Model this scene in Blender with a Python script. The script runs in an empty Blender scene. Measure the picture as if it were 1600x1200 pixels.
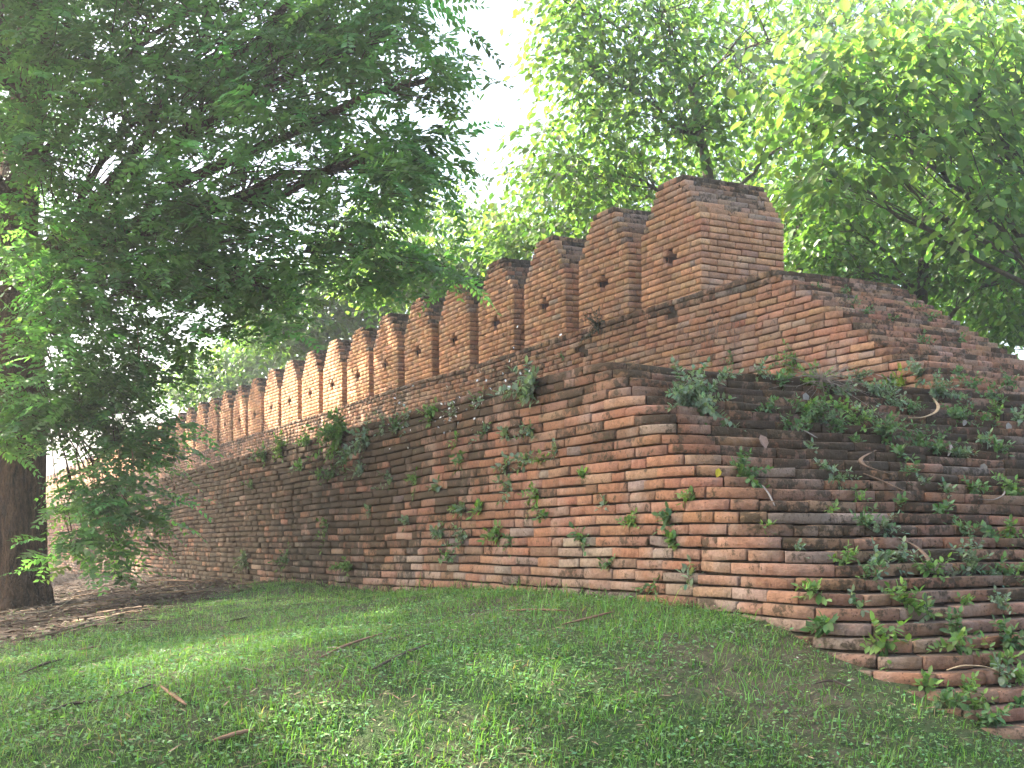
import bpy, math, random
import numpy as np

rng = np.random.default_rng(7)
random.seed(7)
sc = bpy.context.scene
COL = sc.collection

# ------------------------------------------------------------------ camera, sky, sun, exposure
FPX = 1900.0                        # focal length in pixels of the 1600 px wide photograph
HZ = 855.0                          # row of the horizon
cam = bpy.data.cameras.new('camera')
cam.sensor_width = 36.0
cam.lens = 36.0 * FPX / 1600.0
cam.shift_y = (HZ - 600.0) / 1600.0
cam.clip_start = 0.05
cam.clip_end = 3000.0
cam_o = bpy.data.objects.new('camera', cam)
cam_o.rotation_euler = (math.pi / 2, 0, 0)
COL.objects.link(cam_o)
sc.camera = cam_o

SUN_AZ, SUN_EL = math.radians(-68), math.radians(41)
SUN = np.array([math.sin(SUN_AZ) * math.cos(SUN_EL), math.cos(SUN_AZ) * math.cos(SUN_EL), math.sin(SUN_EL)])
world = bpy.data.worlds.new('World')
sc.world = world
world.use_nodes = True
wn = world.node_tree
sky = wn.nodes.new('ShaderNodeTexSky')
sky.sky_type = 'NISHITA'
sky.sun_disc = False
sky.sun_elevation = SUN_EL
sky.sun_rotation = SUN_AZ
sky.dust_density = 6.0
sky.air_density = 1.0
sky.ozone_density = 0.6
wn.links.new(sky.outputs[0], wn.nodes['Background'].inputs[0])
wn.nodes['Background'].inputs[1].default_value = 0.15
sun = bpy.data.lights.new('sun', 'SUN')
sun.energy = 5.0
sun.angle = math.radians(0.53)
sun.color = (1.0, 0.93, 0.80)
sun_o = bpy.data.objects.new('sun', sun)
from mathutils import Vector
sun_o.rotation_euler = Vector(SUN).to_track_quat('Z', 'Y').to_euler()
sun_o.location = (-20, 10, 30)
COL.objects.link(sun_o)
sc.view_settings.view_transform = 'Standard'
sc.view_settings.look = 'None'
sc.view_settings.exposure = 2.36
sc.view_settings.gamma = 1.0
sc.view_settings.use_curve_mapping = False
sc.render.engine = 'CYCLES'
cy = sc.cycles
cy.use_denoising = True
cy.adaptive_threshold = 0.03
cy.max_bounces = 7
cy.diffuse_bounces = 4
cy.glossy_bounces = 2
cy.transmission_bounces = 4
cy.transparent_max_bounces = 4
cy.sample_clamp_indirect = 6.0
cy.caustics_reflective = False
cy.caustics_refractive = False

# ------------------------------------------------------------------ frame of the wall: u along it (away), v out of its face, z up
PM = np.array([1.75, 11.2])
DIR = np.array([-0.451, 0.8925]); DIR /= np.linalg.norm(DIR)
NRM = np.array([-DIR[1], DIR[0]])
ROT = math.atan2(DIR[1], DIR[0])
UMAX = 74.0
VBACK = -1.3


def to_uv(x, y):
    dx, dy = x - PM[0], y - PM[1]
    return dx * DIR[0] + dy * DIR[1], dx * NRM[0] + dy * NRM[1]


def to_world(p):
    p = np.asarray(p, float)
    out = np.empty_like(p)
    out[..., 0] = PM[0] + p[..., 0] * DIR[0] + p[..., 1] * NRM[0]
    out[..., 1] = PM[1] + p[..., 0] * DIR[1] + p[..., 1] * NRM[1]
    out[..., 2] = p[..., 2]
    return out


def at(px, py, Y):
    return np.array([(px - 800) / FPX * Y, Y, (HZ - py) / FPX * Y])


ZT, ZU = 1.08, 2.32                 # top of the terrace wall, top of the upper wall
COURSE = 0.0605


def ue_low(z):
    return -3.13 - 1.6 * (ZT - z)


def vf_low(z):
    return 2.95 + 0.112 * (ZT - z)


def rad_low(z):
    return np.interp(z, [-0.9, -0.2, 1.08], [0.55, 0.40, 0.12])


def ue_up(z):
    return -1.12 - (ZU - z) * 1.6


def vf_up(z):
    return 0.10 + 0.05 * (ZU - z)


def smooth_interp(xs, ys, sig=0.35):
    g = np.linspace(-60, 120, 3601)
    f = np.interp(g, xs, ys)
    k = np.exp(-0.5 * (np.arange(-30, 31) * 0.05 / sig) ** 2)
    k /= k.sum()
    f2 = np.convolve(np.pad(f, 30, mode='edge'), k, mode='valid')
    return lambda u: np.interp(u, g, f2)


A_of_u = smooth_interp([-40, -14, -9.2, -7.5, -6.5, -6.05, -5.72, -5.38, -5.0, -4.4, -3.5, 0, 30, 80],
                       [-1.7, -1.5, -1.3, -1.1, -0.93, -0.775, -0.635, -0.50, -0.365, -0.28, -0.27, -0.34, -0.70, -0.9], 0.15)


def ground_z(x, y):
    u, v = to_uv(x, y)
    z = A_of_u(u) - 0.1 * np.clip(v - 3.1, 0, 14) - 0.28 * np.clip(2.75 - v, 0, 1.4) * np.clip((-3.0 - u) / 1.5, 0, 1)
    n = 0.022 * np.sin(1.9 * x + 0.7 * y) * np.sin(1.3 * y - 0.6 * x + 1.0) + 0.012 * np.sin(4.1 * x - 2.0 * y + 0.5) * np.sin(3.3 * y + 1.1 * x)
    return z + n


def inside(p):
    u, v = to_uv(p[0], p[1])
    z = p[2]
    if v > VBACK and u < UMAX:
        if z <= ZT and v <= vf_low(z) and u >= ue_low(z):
            R = rad_low(z)
            a, b = ue_low(z) + R - u, v - (vf_low(z) - R)
            if not (a > 0 and b > 0 and a * a + b * b > R * R):
                return 'wall'
        if z <= ZU and v <= vf_up(z) and u >= ue_up(z):
            return 'upper'
    if z <= ground_z(p[0], p[1]):
        return 'ground'
    return None


def hit(px, py):
    Y = 3.0
    while Y < 70:
        p = at(px, py, Y)
        k = inside(p)
        if k:
            return p, k
        Y += 0.015 if Y < 14 else 0.05
    return at(px, py, 20), None


# ------------------------------------------------------------------ mesh helpers
class B:
    """collects vertices, faces and one colour (tint rgb, moss a) per vertex"""
    def __init__(s):
        s.v, s.f, s.c, s.n = [], {}, [], 0

    def add(s, V, faces, col):
        V = np.asarray(V, np.float32).reshape(-1, 3)
        s.v.append(V)
        for f in faces:
            f = np.asarray(f, np.int64)
            if len(f):
                s.f.setdefault(f.shape[1], []).append(f + s.n)
        col = np.asarray(col, np.float32)
        if col.ndim == 1:
            col = np.tile(col, (len(V), 1))
        s.c.append(col)
        s.n += len(V)

    def mesh(s, name, origin=None, smooth=False):
        me = bpy.data.meshes.new(name)
        V = np.concatenate(s.v)
        if origin is not None:
            V = V - np.asarray(origin, np.float32)
        idx, tot = [], []
        for k, fs in s.f.items():
            a = np.concatenate(fs)
            idx.append(a.ravel())
            tot.append(np.full(len(a), k))
        idx = np.concatenate(idx).astype(np.int32)
        tot = np.concatenate(tot)
        start = np.concatenate([[0], np.cumsum(tot)[:-1]]).astype(np.int32)
        me.vertices.add(len(V))
        me.vertices.foreach_set('co', V.astype(np.float32).ravel())
        me.loops.add(len(idx))
        me.loops.foreach_set('vertex_index', idx)
        me.polygons.add(len(tot))
        me.polygons.foreach_set('loop_start', start)
        at_ = me.color_attributes.new('tint', 'FLOAT_COLOR', 'POINT')
        C = np.concatenate(s.c)
        if C.shape[1] == 3:
            C = np.hstack([C, np.zeros((len(C), 1), np.float32)])
        at_.data.foreach_set('color', C.astype(np.float32).ravel())
        if smooth:
            me.polygons.foreach_set('use_smooth', np.ones(len(tot), bool))
        me.update(calc_edges=True)
        return me


def link(name, me, mat, parent=None, loc=None, kind=None):
    o = bpy.data.objects.new(name, me)
    if mat is not None:
        if not me.materials:
            me.materials.append(mat)
    COL.objects.link(o)
    if parent is not None:
        o.parent = parent
    if loc is not None:
        o.location = loc
    if kind:
        o['kind'] = kind
    return o


def thing(name, label, cat, loc=(0, 0, 0), rotz=0.0, group=None):
    o = bpy.data.objects.new(name, None)
    COL.objects.link(o)
    o.empty_display_size = 0.1
    o.location = loc
    o.rotation_euler = (0, 0, rotz)
    tag(o, label, cat, group)
    return o


def tag(o, label, cat, group=None):
    o['label'] = label
    o['category'] = cat
    o['kind'] = 'thing'
    if group:
        o['group'] = group
    return o


def tube(b, pts, rad, k=6, col=(0.1, 0.07, 0.05, 0), flat=1.0):
    pts = np.asarray(pts, float)
    n = len(pts)
    rad = np.broadcast_to(np.asarray(rad, float), (n,))
    T = np.gradient(pts, axis=0)
    T /= np.linalg.norm(T, axis=1)[:, None] + 1e-9
    ref = np.array([0, 0, 1.0]) if abs(T[:, 2]).mean() < 0.8 else np.array([1.0, 0, 0])
    S = np.cross(T, ref)
    S /= np.linalg.norm(S, axis=1)[:, None] + 1e-9
    W = np.cross(S, T)
    a = np.arange(k) * 2 * math.pi / k
    V = pts[:, None] + rad[:, None, None] * (np.cos(a)[None, :, None] * S[:, None] + flat * np.sin(a)[None, :, None] * W[:, None])
    i = np.arange(n - 1)[:, None] * k
    j = np.arange(k)[None]
    q = np.stack([i + j, i + (j + 1) % k, i + k + (j + 1) % k, i + k + j], -1).reshape(-1, 4)
    caps = np.array([list(range(k))[::-1], [(n - 1) * k + m for m in range(k)]])
    b.add(V.reshape(-1, 3), [q, caps], col)


def bend(p0, p1, n=6, sag=0.0, wob=0.0):
    p0, p1 = np.asarray(p0, float), np.asarray(p1, float)
    t = np.linspace(0, 1, n)[:, None]
    P = p0 + (p1 - p0) * t
    P[:, 2] += sag * 4 * (t * (1 - t))[:, 0]
    if wob:
        P[1:-1] += rng.normal(0, wob, (n - 2, 3))
    return P


# ------------------------------------------------------------------ materials
def new_mat(name):
    m = bpy.data.materials.new(name)
    m.use_nodes = True
    nt = m.node_tree
    bs = nt.nodes['Principled BSDF']
    return m, nt, bs, nt.nodes['Material Output']


def N(nt, t, **kw):
    n = nt.nodes.new(t)
    for k, v in kw.items():
        setattr(n, k, v)
    return n


def noise(nt, vec, scale, detail=4, rough=0.6):
    n = N(nt, 'ShaderNodeTexNoise')
    n.inputs['Scale'].default_value = scale
    n.inputs['Detail'].default_value = detail
    n.inputs['Roughness'].default_value = rough
    nt.links.new(vec, n.inputs['Vector'])
    return n.outputs['Fac']


def math_n(nt, op, a, b=None, c=None, clamp=False):
    n = N(nt, 'ShaderNodeMath', operation=op, use_clamp=clamp)
    for i, x in enumerate((a, b, c)):
        if x is None:
            continue
        if isinstance(x, (int, float)):
            n.inputs[i].default_value = x
        else:
            nt.links.new(x, n.inputs[i])
    return n.outputs[0]


def mix_c(nt, fac, a, b, mode='MIX'):
    n = N(nt, 'ShaderNodeMix', data_type='RGBA', blend_type=mode)
    for sock, x in ((n.inputs[0], fac), (n.inputs[6], a), (n.inputs[7], b)):
        if isinstance(x, (int, float)):
            sock.default_value = x
        elif isinstance(x, tuple):
            sock.default_value = (*x, 1.0)
        else:
            nt.links.new(x, sock)
    return n.outputs[2]


def bump(nt, bs, h, strength, dist):
    b = N(nt, 'ShaderNodeBump')
    b.inputs['Strength'].default_value = strength
    b.inputs['Distance'].default_value = dist
    nt.links.new(h, b.inputs['Height'])
    nt.links.new(b.outputs[0], bs.inputs['Normal'])


def brick_material():
    m, nt, bs, out = new_mat('old_brick')
    geo = N(nt, 'ShaderNodeNewGeometry')
    pos = geo.outputs['Position']
    at_ = N(nt, 'ShaderNodeAttribute', attribute_name='tint')
    col, moss = at_.outputs['Color'], at_.outputs['Alpha']
    n1 = noise(nt, pos, 9.0, 5, 0.65)
    n2 = noise(nt, pos, 38.0, 4, 0.7)
    n3 = noise(nt, pos, 3.1, 4, 0.6)
    n4 = noise(nt, pos, 130.0, 2, 0.6)
    # burnt and pale patches within a brick
    v = math_n(nt, 'MULTIPLY_ADD', n1, 1.7, 0.2)
    v2 = math_n(nt, 'MULTIPLY_ADD', n2, 1.3, 0.38)
    v = math_n(nt, 'MULTIPLY', v, v2)
    rgb = N(nt, 'ShaderNodeCombineColor')
    for i in range(3):
        nt.links.new(v, rgb.inputs[i])
    c = mix_c(nt, 1.0, col, rgb.outputs[0], 'MULTIPLY')
    # sooty blotches of any size across bricks
    n5 = noise(nt, pos, 5.0, 6, 0.75)
    so = math_n(nt, 'MULTIPLY', math_n(nt, 'SUBTRACT', n5, 0.56), 5.0, clamp=True)
    c = mix_c(nt, math_n(nt, 'MULTIPLY', so, 0.5), c, (0.07, 0.05, 0.036))
    # lime bloom
    bl = math_n(nt, 'MULTIPLY', math_n(nt, 'SUBTRACT', n3, 0.50, clamp=True), math_n(nt, 'MULTIPLY', n2, 4.0), clamp=True)
    c = mix_c(nt, bl, c, (0.36, 0.30, 0.25))
    # pits
    vo = N(nt, 'ShaderNodeTexVoronoi')
    vo.inputs['Scale'].default_value = 55.0
    nt.links.new(pos, vo.inputs['Vector'])
    pit = math_n(nt, 'MULTIPLY', math_n(nt, 'LESS_THAN', vo.outputs['Distance'], 0.2), math_n(nt, 'GREATER_THAN', n1, 0.52))
    c = mix_c(nt, math_n(nt, 'MULTIPLY', pit, 0.6), c, (0.05, 0.035, 0.025))
    # moss and black algae crust where the wall holds water
    k = math_n(nt, 'MULTIPLY_ADD', math_n(nt, 'SUBTRACT', n1, 0.5), 2.2, moss)
    k = math_n(nt, 'MULTIPLY_ADD', math_n(nt, 'SUBTRACT', n2, 0.5), 1.5, k)
    k = math_n(nt, 'MULTIPLY', math_n(nt, 'SUBTRACT', k, 0.42), 3.2, clamp=True)
    mc = mix_c(nt, n2, (0.010, 0.009, 0.006), (0.062, 0.048, 0.026))
    c = mix_c(nt, math_n(nt, 'MULTIPLY', k, 0.88), c, mc)
    # soil lying on the treads
    sep = N(nt, 'ShaderNodeSeparateXYZ')
    nt.links.new(geo.outputs['True Normal'], sep.inputs[0])
    up = math_n(nt, 'GREATER_THAN', sep.outputs[2], 0.75)
    up = math_n(nt, 'MULTIPLY', up, math_n(nt, 'MULTIPLY_ADD', n1, 1.1, 0.1, clamp=True))
    c = mix_c(nt, up, c, mix_c(nt, n2, (0.05, 0.042, 0.03), (0.13, 0.105, 0.075)))
    nt.links.new(c, bs.inputs['Base Color'])
    bs.inputs['Roughness'].default_value = 0.93
    bs.inputs['Specular IOR Level'].default_value = 0.2
    h = math_n(nt, 'MULTIPLY_ADD', n4, 0.25, math_n(nt, 'ADD', n1, math_n(nt, 'MULTIPLY_ADD', pit, -0.5, n2)))
    bump(nt, bs, h, 0.8, 0.012)
    return m


def simple_material(name, a, b, scale, bstr=0.5, bdist=0.01, rough=0.95, stretch=None, detail=6):
    m, nt, bs, out = new_mat(name)
    geo = N(nt, 'ShaderNodeNewGeometry')
    pos = geo.outputs['Position']
    if stretch:
        mp = N(nt, 'ShaderNodeMapping')
        mp.inputs['Scale'].default_value = stretch
        nt.links.new(pos, mp.inputs['Vector'])
        pos = mp.outputs[0]
    n1 = noise(nt, pos, scale, detail, 0.65)
    n2 = noise(nt, pos, scale * 5.3, 3, 0.65)
    f = math_n(nt, 'MULTIPLY_ADD', math_n(nt, 'SUBTRACT', math_n(nt, 'MULTIPLY_ADD', n2, 0.5, n1), 0.75), 2.6, 0.5, clamp=True)
    nt.links.new(mix_c(nt, f, a, b), bs.inputs['Base Color'])
    bs.inputs['Roughness'].default_value = rough
    bs.inputs['Specular IOR Level'].default_value = 0.2
    bump(nt, bs, math_n(nt, 'MULTIPLY_ADD', n2, 0.6, n1), bstr, bdist)
    return m


def leaf_material(name, trans=0.45, rough=0.45, tcol=(1.5, 1.75, 0.55), spec=0.4):
    m, nt, bs, out = new_mat(name)
    at_ = N(nt, 'ShaderNodeAttribute', attribute_name='tint')
    c = at_.outputs['Color']
    nt.links.new(c, bs.inputs['Base Color'])
    bs.inputs['Roughness'].default_value = rough
    bs.inputs['Specular IOR Level'].default_value = spec
    tr = N(nt, 'ShaderNodeBsdfTranslucent')
    nt.links.new(mix_c(nt, 1.0, c, tcol, 'MULTIPLY'), tr.inputs['Color'])
    mx = N(nt, 'ShaderNodeMixShader')
    mx.inputs[0].default_value = trans
    nt.links.new(bs.outputs[0], mx.inputs[1])
    nt.links.new(tr.outputs[0], mx.inputs[2])
    nt.links.new(mx.outputs[0], out.inputs['Surface'])
    return m


def tint_material(name, rough=0.8):
    m, nt, bs, out = new_mat(name)
    at_ = N(nt, 'ShaderNodeAttribute', attribute_name='tint')
    geo = N(nt, 'ShaderNodeNewGeometry')
    n1 = noise(nt, geo.outputs['Position'], 45.0, 4, 0.7)
    v = math_n(nt, 'MULTIPLY_ADD', n1, 1.2, 0.4)
    rgb = N(nt, 'ShaderNodeCombineColor')
    for i in range(3):
        nt.links.new(v, rgb.inputs[i])
    nt.links.new(mix_c(nt, 1.0, at_.outputs['Color'], rgb.outputs[0], 'MULTIPLY'), bs.inputs['Base Color'])
    bs.inputs['Roughness'].default_value = rough
    bs.inputs['Specular IOR Level'].default_value = 0.25
    bump(nt, bs, n1, 0.4, 0.005)
    return m


M_BRICK = brick_material()
M_MORTAR = simple_material('earth_mortar', (0.045, 0.033, 0.022), (0.11, 0.08, 0.055), 14.0, 0.8, 0.02)
M_SOIL = simple_material('terrace_soil', (0.05, 0.04, 0.028), (0.12, 0.095, 0.065), 6.0, 0.8, 0.03)
M_BARK = simple_material('dark_bark', (0.016, 0.011, 0.008), (0.17, 0.095, 0.052), 9.0, 1.0, 0.12, stretch=(1.8, 1.8, 0.45))
M_BARK2 = simple_material('grey_bark', (0.06, 0.048, 0.036), (0.17, 0.135, 0.10), 12.0, 0.9, 0.03, stretch=(1.5, 1.5, 0.4))
M_LEAF_A = leaf_material('feathery_leaf', 0.55, 0.42, (1.25, 1.5, 0.6), 0.35)
M_LEAF_B = leaf_material('broad_leaf', 0.5, 0.36, (1.4, 1.6, 0.65), 0.5)
M_WEED = leaf_material('weed_leaf', 0.35, 0.6, (1.3, 1.5, 0.6), 0.25)
M_GRASS = leaf_material('grass_blade', 0.42, 0.5, (1.6, 1.7, 0.6), 0.3)
M_DRY = tint_material('dry_plant')


def ground_material():
    m, nt, bs, out = new_mat('grassy_soil')
    geo = N(nt, 'ShaderNodeNewGeometry')
    pos = geo.outputs['Position']
    n1 = noise(nt, pos, 1.1, 5, 0.6)
    n2 = noise(nt, pos, 14.0, 5, 0.7)
    n3 = noise(nt, pos, 70.0, 3, 0.7)
    soil = mix_c(nt, n2, (0.05, 0.036, 0.024), (0.17, 0.13, 0.088))
    soil = mix_c(nt, math_n(nt, 'GREATER_THAN', n3, 0.68), soil, (0.32, 0.27, 0.20))
    green = mix_c(nt, n2, (0.02, 0.04, 0.012), (0.055, 0.095, 0.028))
    f = math_n(nt, 'MULTIPLY', math_n(nt, 'SUBTRACT', math_n(nt, 'MULTIPLY_ADD', n2, 0.5, n1), 0.62), 4.0, clamp=True)
    at_ = N(nt, 'ShaderNodeAttribute', attribute_name='tint')
    gc = mix_c(nt, math_n(nt, 'SUBTRACT', 1.0, math_n(nt, 'MULTIPLY', f, 0.75)), soil, green)
    gc = mix_c(nt, at_.outputs['Alpha'], gc, mix_c(nt, n2, (0.022, 0.015, 0.010), (0.085, 0.055, 0.036)))
    nt.links.new(gc, bs.inputs['Base Color'])
    bs.inputs['Roughness'].default_value = 0.95
    bs.inputs['Specular IOR Level'].default_value = 0.15
    bump(nt, bs, math_n(nt, 'MULTIPLY_ADD', n3, 0.4, n2), 0.9, 0.03)
    return m


# ------------------------------------------------------------------ the ground, one sheet to the horizon
def axis(lo, hi, step, far):
    core = np.arange(lo, hi + 1e-6, step)
    g = step * 1.25 ** np.arange(1, 60)
    ext = np.cumsum(g)
    ext = ext[ext < far]
    return np.concatenate([lo - ext[::-1], core, hi + ext])


gx, gy = axis(-11, 7, 0.09, 900), axis(2.0, 20, 0.09, 900)
GX, GY = np.meshgrid(gx, gy)
GZ = ground_z(GX, GY)
near = (abs(GX + 2) < 14) & (abs(GY - 10) < 14)
GZ = GZ + near * rng.normal(0, 0.006, GZ.shape)
nx, ny = len(gx), len(gy)
I = (np.arange(ny - 1)[:, None] * nx + np.arange(nx - 1)[None]).ravel()
b = B()
b.add(np.stack([GX, GY, GZ], -1).reshape(-1, 3), [np.stack([I, I + 1, I + nx + 1, I + nx], -1)], (0.1, 0.1, 0.05, 0))
ground = link('ground', b.mesh('ground', smooth=True), ground_material(), kind='structure')
ground['label'] = 'grassy bank sloping down from the foot of the brick wall'

# ------------------------------------------------------------------ bricks
_T = {}


def brick_faces(n, k):
    if (n, k) not in _T:
        q = []
        for i in range(n - 1):
            for j in range(k - 1):
                q.append([i * k + j, i * k + j + 1, (i + 1) * k + j + 1, (i + 1) * k + j])
        caps = [list(range(k))[::-1], [(n - 1) * k + j for j in range(k)]]
        _T[n, k] = [np.array(q), np.array(caps)]
    return _T[n, k]


class Path:
    def __init__(s, P, Nn):
        s.P, s.N = np.asarray(P, float), np.asarray(Nn, float)
        s.S = np.concatenate([[0], np.cumsum(np.linalg.norm(np.diff(s.P, axis=0), axis=1))])
        s.L = s.S[-1]

    def ev(s, t):
        p = np.stack([np.interp(t, s.S, s.P[:, i]) for i in (0, 1)], -1)
        n = np.stack([np.interp(t, s.S, s.N[:, i]) for i in (0, 1)], -1)
        n /= np.linalg.norm(n, axis=1)[:, None]
        return p, n


def corner_path(ue, vf, R, umax, vback):
    a = np.linspace(math.pi / 2, math.pi, 9)
    arc = np.stack([ue + R + R * np.cos(a), vf - R + R * np.sin(a)], -1)
    na = np.stack([np.cos(a), np.sin(a)], -1)
    return Path(np.vstack([[umax, vf], arc, [ue, vback]]), np.vstack([[0, 1], na, [-1, 0]]))


def wave(u, v):
    return 0.009 * np.sin(0.8 * u + 0.5 * v + 1.3) + 0.004 * np.sin(2.1 * u - 0.9 * v + 0.4) + 0.004 * np.sin(3.7 * v + 1.1 * u)


def bulge(u, v, z):
    return 0.008 * np.sin(1.3 * u + 1.9 * z) + 0.006 * np.sin(2.9 * u - 1.6 * v + 3.3 * z + 1.0)


def brick_solid(path, s0, s1, zb, zt, depth, cham, jit, curved, lod, wav=1.0, blg=1.0):
    """one worn brick swept along its course; returns vertices and faces"""
    fine = 1.0 if wav == 1.0 else 0.4
    o0, o1 = jit * fine * rng.normal(0, 1, 2)
    o0 += 0.5 * o1
    if lod:
        st, sh, k = np.array([s0, s1]), np.zeros(2), 4
    else:
        c = cham
        if curved:
            m = np.linspace(s0 + c, s1 - c, 5)
            st = np.concatenate([[s0], m, [s1]])
        else:
            st = np.array([s0, s0 + c, 0.5 * (s0 + s1), s1 - c, s1]) if s1 - s0 > 0.2 else np.array([s0, s0 + c, s1 - c, s1])
        sh = np.zeros(len(st))
        sh[0] = sh[-1] = c * rng.uniform(0.6, 1.5)
        k = 6
    p, n = path.ev(st)
    t = (st - s0) / (s1 - s0)
    off = o0 * (1 - t) + o1 * t + blg * bulge(p[:, 0], p[:, 1], zb) - sh
    if not lod and len(st) > 4:
        off[1:-1] += rng.normal(0, 0.0025, len(st) - 2)
    dz = wave(p[:, 0], p[:, 1]) * wav + (rng.normal(0, 0.0022) * fine * (t - 0.5) * 2)
    z0 = zb + dz + rng.normal(0, 0.0018) * fine + 0.35 * sh
    z1 = zt + dz + rng.normal(0, 0.0022) * fine - 0.35 * sh
    if k == 6:
        c1, c2 = cham * rng.uniform(0.4, 1.3, 2)
        if rng.random() < 0.18 * fine:
            c2 += rng.uniform(0.004, 0.013)      # chipped upper edge
        if rng.random() < 0.12 * fine:
            sh[rng.integers(0, 2) * -1] += rng.uniform(0.004, 0.014)
            off = off - (sh - sh.min()) * (np.arange(len(sh)) % (len(sh) - 1) == 0)
        prof_o = np.array([-depth, -c1, 0, 0, -c2, -depth])
        O = np.where(np.arange(6) % 5 == 0, prof_o, off[:, None] + prof_o)
        Z = np.stack([z0, z0, z0 + c1, z1 - c2, z1, z1], -1)
    else:
        O = np.stack([np.full(2, -depth), off, off, np.full(2, -depth)], -1)
        Z = np.stack([z0, z0, z1, z1], -1)
    V = np.empty((len(st), k, 3))
    V[..., 0] = p[:, None, 0] + n[:, None, 0] * O
    V[..., 1] = p[:, None, 1] + n[:, None, 1] * O
    V[..., 2] = Z
    return V.reshape(-1, 3), brick_faces(len(st), k)


PAL = {
    'red': (0.335, 0.142, 0.082), 'orange': (0.39, 0.186, 0.102), 'rose': (0.34, 0.182, 0.118), 'tan': (0.40, 0.250, 0.155),
    'ochre': (0.38, 0.215, 0.105), 'brown': (0.19, 0.105, 0.065), 'grey': (0.20, 0.185, 0.17), 'pale': (0.38, 0.29, 0.22), 'dark': (0.085, 0.06, 0.042), 'clay': (0.49, 0.25, 0.130), 'sand': (0.49, 0.295, 0.17), 'slate': (0.30, 0.225, 0.165),
}


def tint(w):
    ks = list(w)
    p = np.array([w[k] for k in ks], float)
    c = np.array(PAL[ks[rng.choice(len(ks), p=p / p.sum())]])
    c = 0.62 * c + 0.38 * (np.array([PAL[k] for k in ks]) * (p / p.sum())[:, None]).sum(0)
    c = c * rng.uniform(0.84, 1.12) * (1 + rng.normal(0, 0.025, 3))
    return np.clip(c, 0.01, 0.7)


def vnoise(u, z, s):
    return (np.sin(1.3 * u * s + 2.1 * z * s + 0.7) + np.sin(-2.2 * u * s + 1.1 * z * s + 2.0) + np.sin(0.6 * u * s - 3.1 * z * s + 4.0) + np.sin(3.7 * u * s + 0.9 * z * s + 1.1)) / 4


W_LOW = dict(red=2.4, orange=5.0, rose=3.2, tan=0.5, brown=0.9, grey=0.3, pale=0.2)
W_BASE = dict(pale=1.8, rose=2.8, tan=1.8, grey=0.7, orange=2.2, brown=0.8)
W_END = dict(orange=3.4, red=1.2, rose=1.6, ochre=1.9, brown=1.8, tan=0.5, dark=0.2, grey=0.12)
W_UP = dict(orange=3.6, tan=2.4, rose=2.4, red=1.4, grey=0.4, brown=0.9, ochre=1.2, pale=0.35)
W_ROOF = dict(slate=3, tan=2, brown=2, clay=1.2, grey=0.6)
W_MER = dict(clay=6.0, sand=2.6, orange=2.0, red=0.7, rose=0.8, ochre=0.6, brown=0.15, grey=0.08)


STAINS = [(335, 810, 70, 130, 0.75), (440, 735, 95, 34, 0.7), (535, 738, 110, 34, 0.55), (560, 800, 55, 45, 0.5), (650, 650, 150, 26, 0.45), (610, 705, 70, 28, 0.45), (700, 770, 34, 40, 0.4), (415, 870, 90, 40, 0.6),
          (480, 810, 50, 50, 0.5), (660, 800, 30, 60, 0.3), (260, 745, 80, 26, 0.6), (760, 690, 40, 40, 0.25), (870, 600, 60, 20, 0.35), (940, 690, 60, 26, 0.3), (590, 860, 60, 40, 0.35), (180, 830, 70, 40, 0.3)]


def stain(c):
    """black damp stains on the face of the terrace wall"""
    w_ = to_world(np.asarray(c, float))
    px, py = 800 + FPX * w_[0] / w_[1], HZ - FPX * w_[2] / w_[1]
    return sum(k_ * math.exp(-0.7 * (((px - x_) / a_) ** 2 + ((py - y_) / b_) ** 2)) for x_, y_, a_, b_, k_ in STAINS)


def col_low(c, end, is_top):
    u, v, z = c
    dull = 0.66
    if end:
        w = W_END if z > -0.15 else dict(tan=3, orange=3, rose=2, ochre=1.5, pale=1.0, brown=0.6)
        if v > 2.2 and z < 0.4:
            w = dict(orange=3, rose=2, tan=2, pale=0.8, ochre=1, brown=0.8)
        m = 0.42 + 0.34 * np.clip((z + 0.45) / 0.8, 0, 1) + 0.15 * vnoise(v, z, 2.0) + rng.normal(0, 0.13)
        if v > 2.3:
            m -= 0.22 * np.clip((v - 2.3) / 0.3, 0, 1)
    else:
        gz = A_of_u(u)
        w = W_BASE if z < gz + 0.30 + 0.1 * rng.normal() else W_LOW
        reg = np.clip((u + 2.4) / 3.0, 0, 1) * (1 - 0.25 * np.clip((u - 9) / 4, 0, 1))
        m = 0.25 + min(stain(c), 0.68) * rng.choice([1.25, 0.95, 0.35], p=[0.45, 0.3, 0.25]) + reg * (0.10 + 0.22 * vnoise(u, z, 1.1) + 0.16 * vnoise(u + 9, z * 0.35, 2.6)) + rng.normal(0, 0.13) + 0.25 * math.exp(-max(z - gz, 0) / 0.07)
    if is_top:
        m = max(m, 0.55) + 0.1 * is_top
    return np.array([*(tint(w) * dull), np.clip(m, -0.3, 1.0)])


def col_up(c, end, is_top):
    u, v, z = c
    m = 0.17 + 0.15 * vnoise(u, z, 2.2) + rng.normal(0, 0.12)
    if not end and u > 1.5:
        m += 0.32 * np.clip((u - 0.5) / 3, 0, 1) + 0.2 * vnoise(u, z, 0.9)
    if end:
        m += 0.36
    if is_top:
        m = max(m, 0.5) + 0.08 * is_top
    return np.array([*(tint(W_UP) * 0.86), np.clip(m, -0.3, 1.0)])


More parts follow.
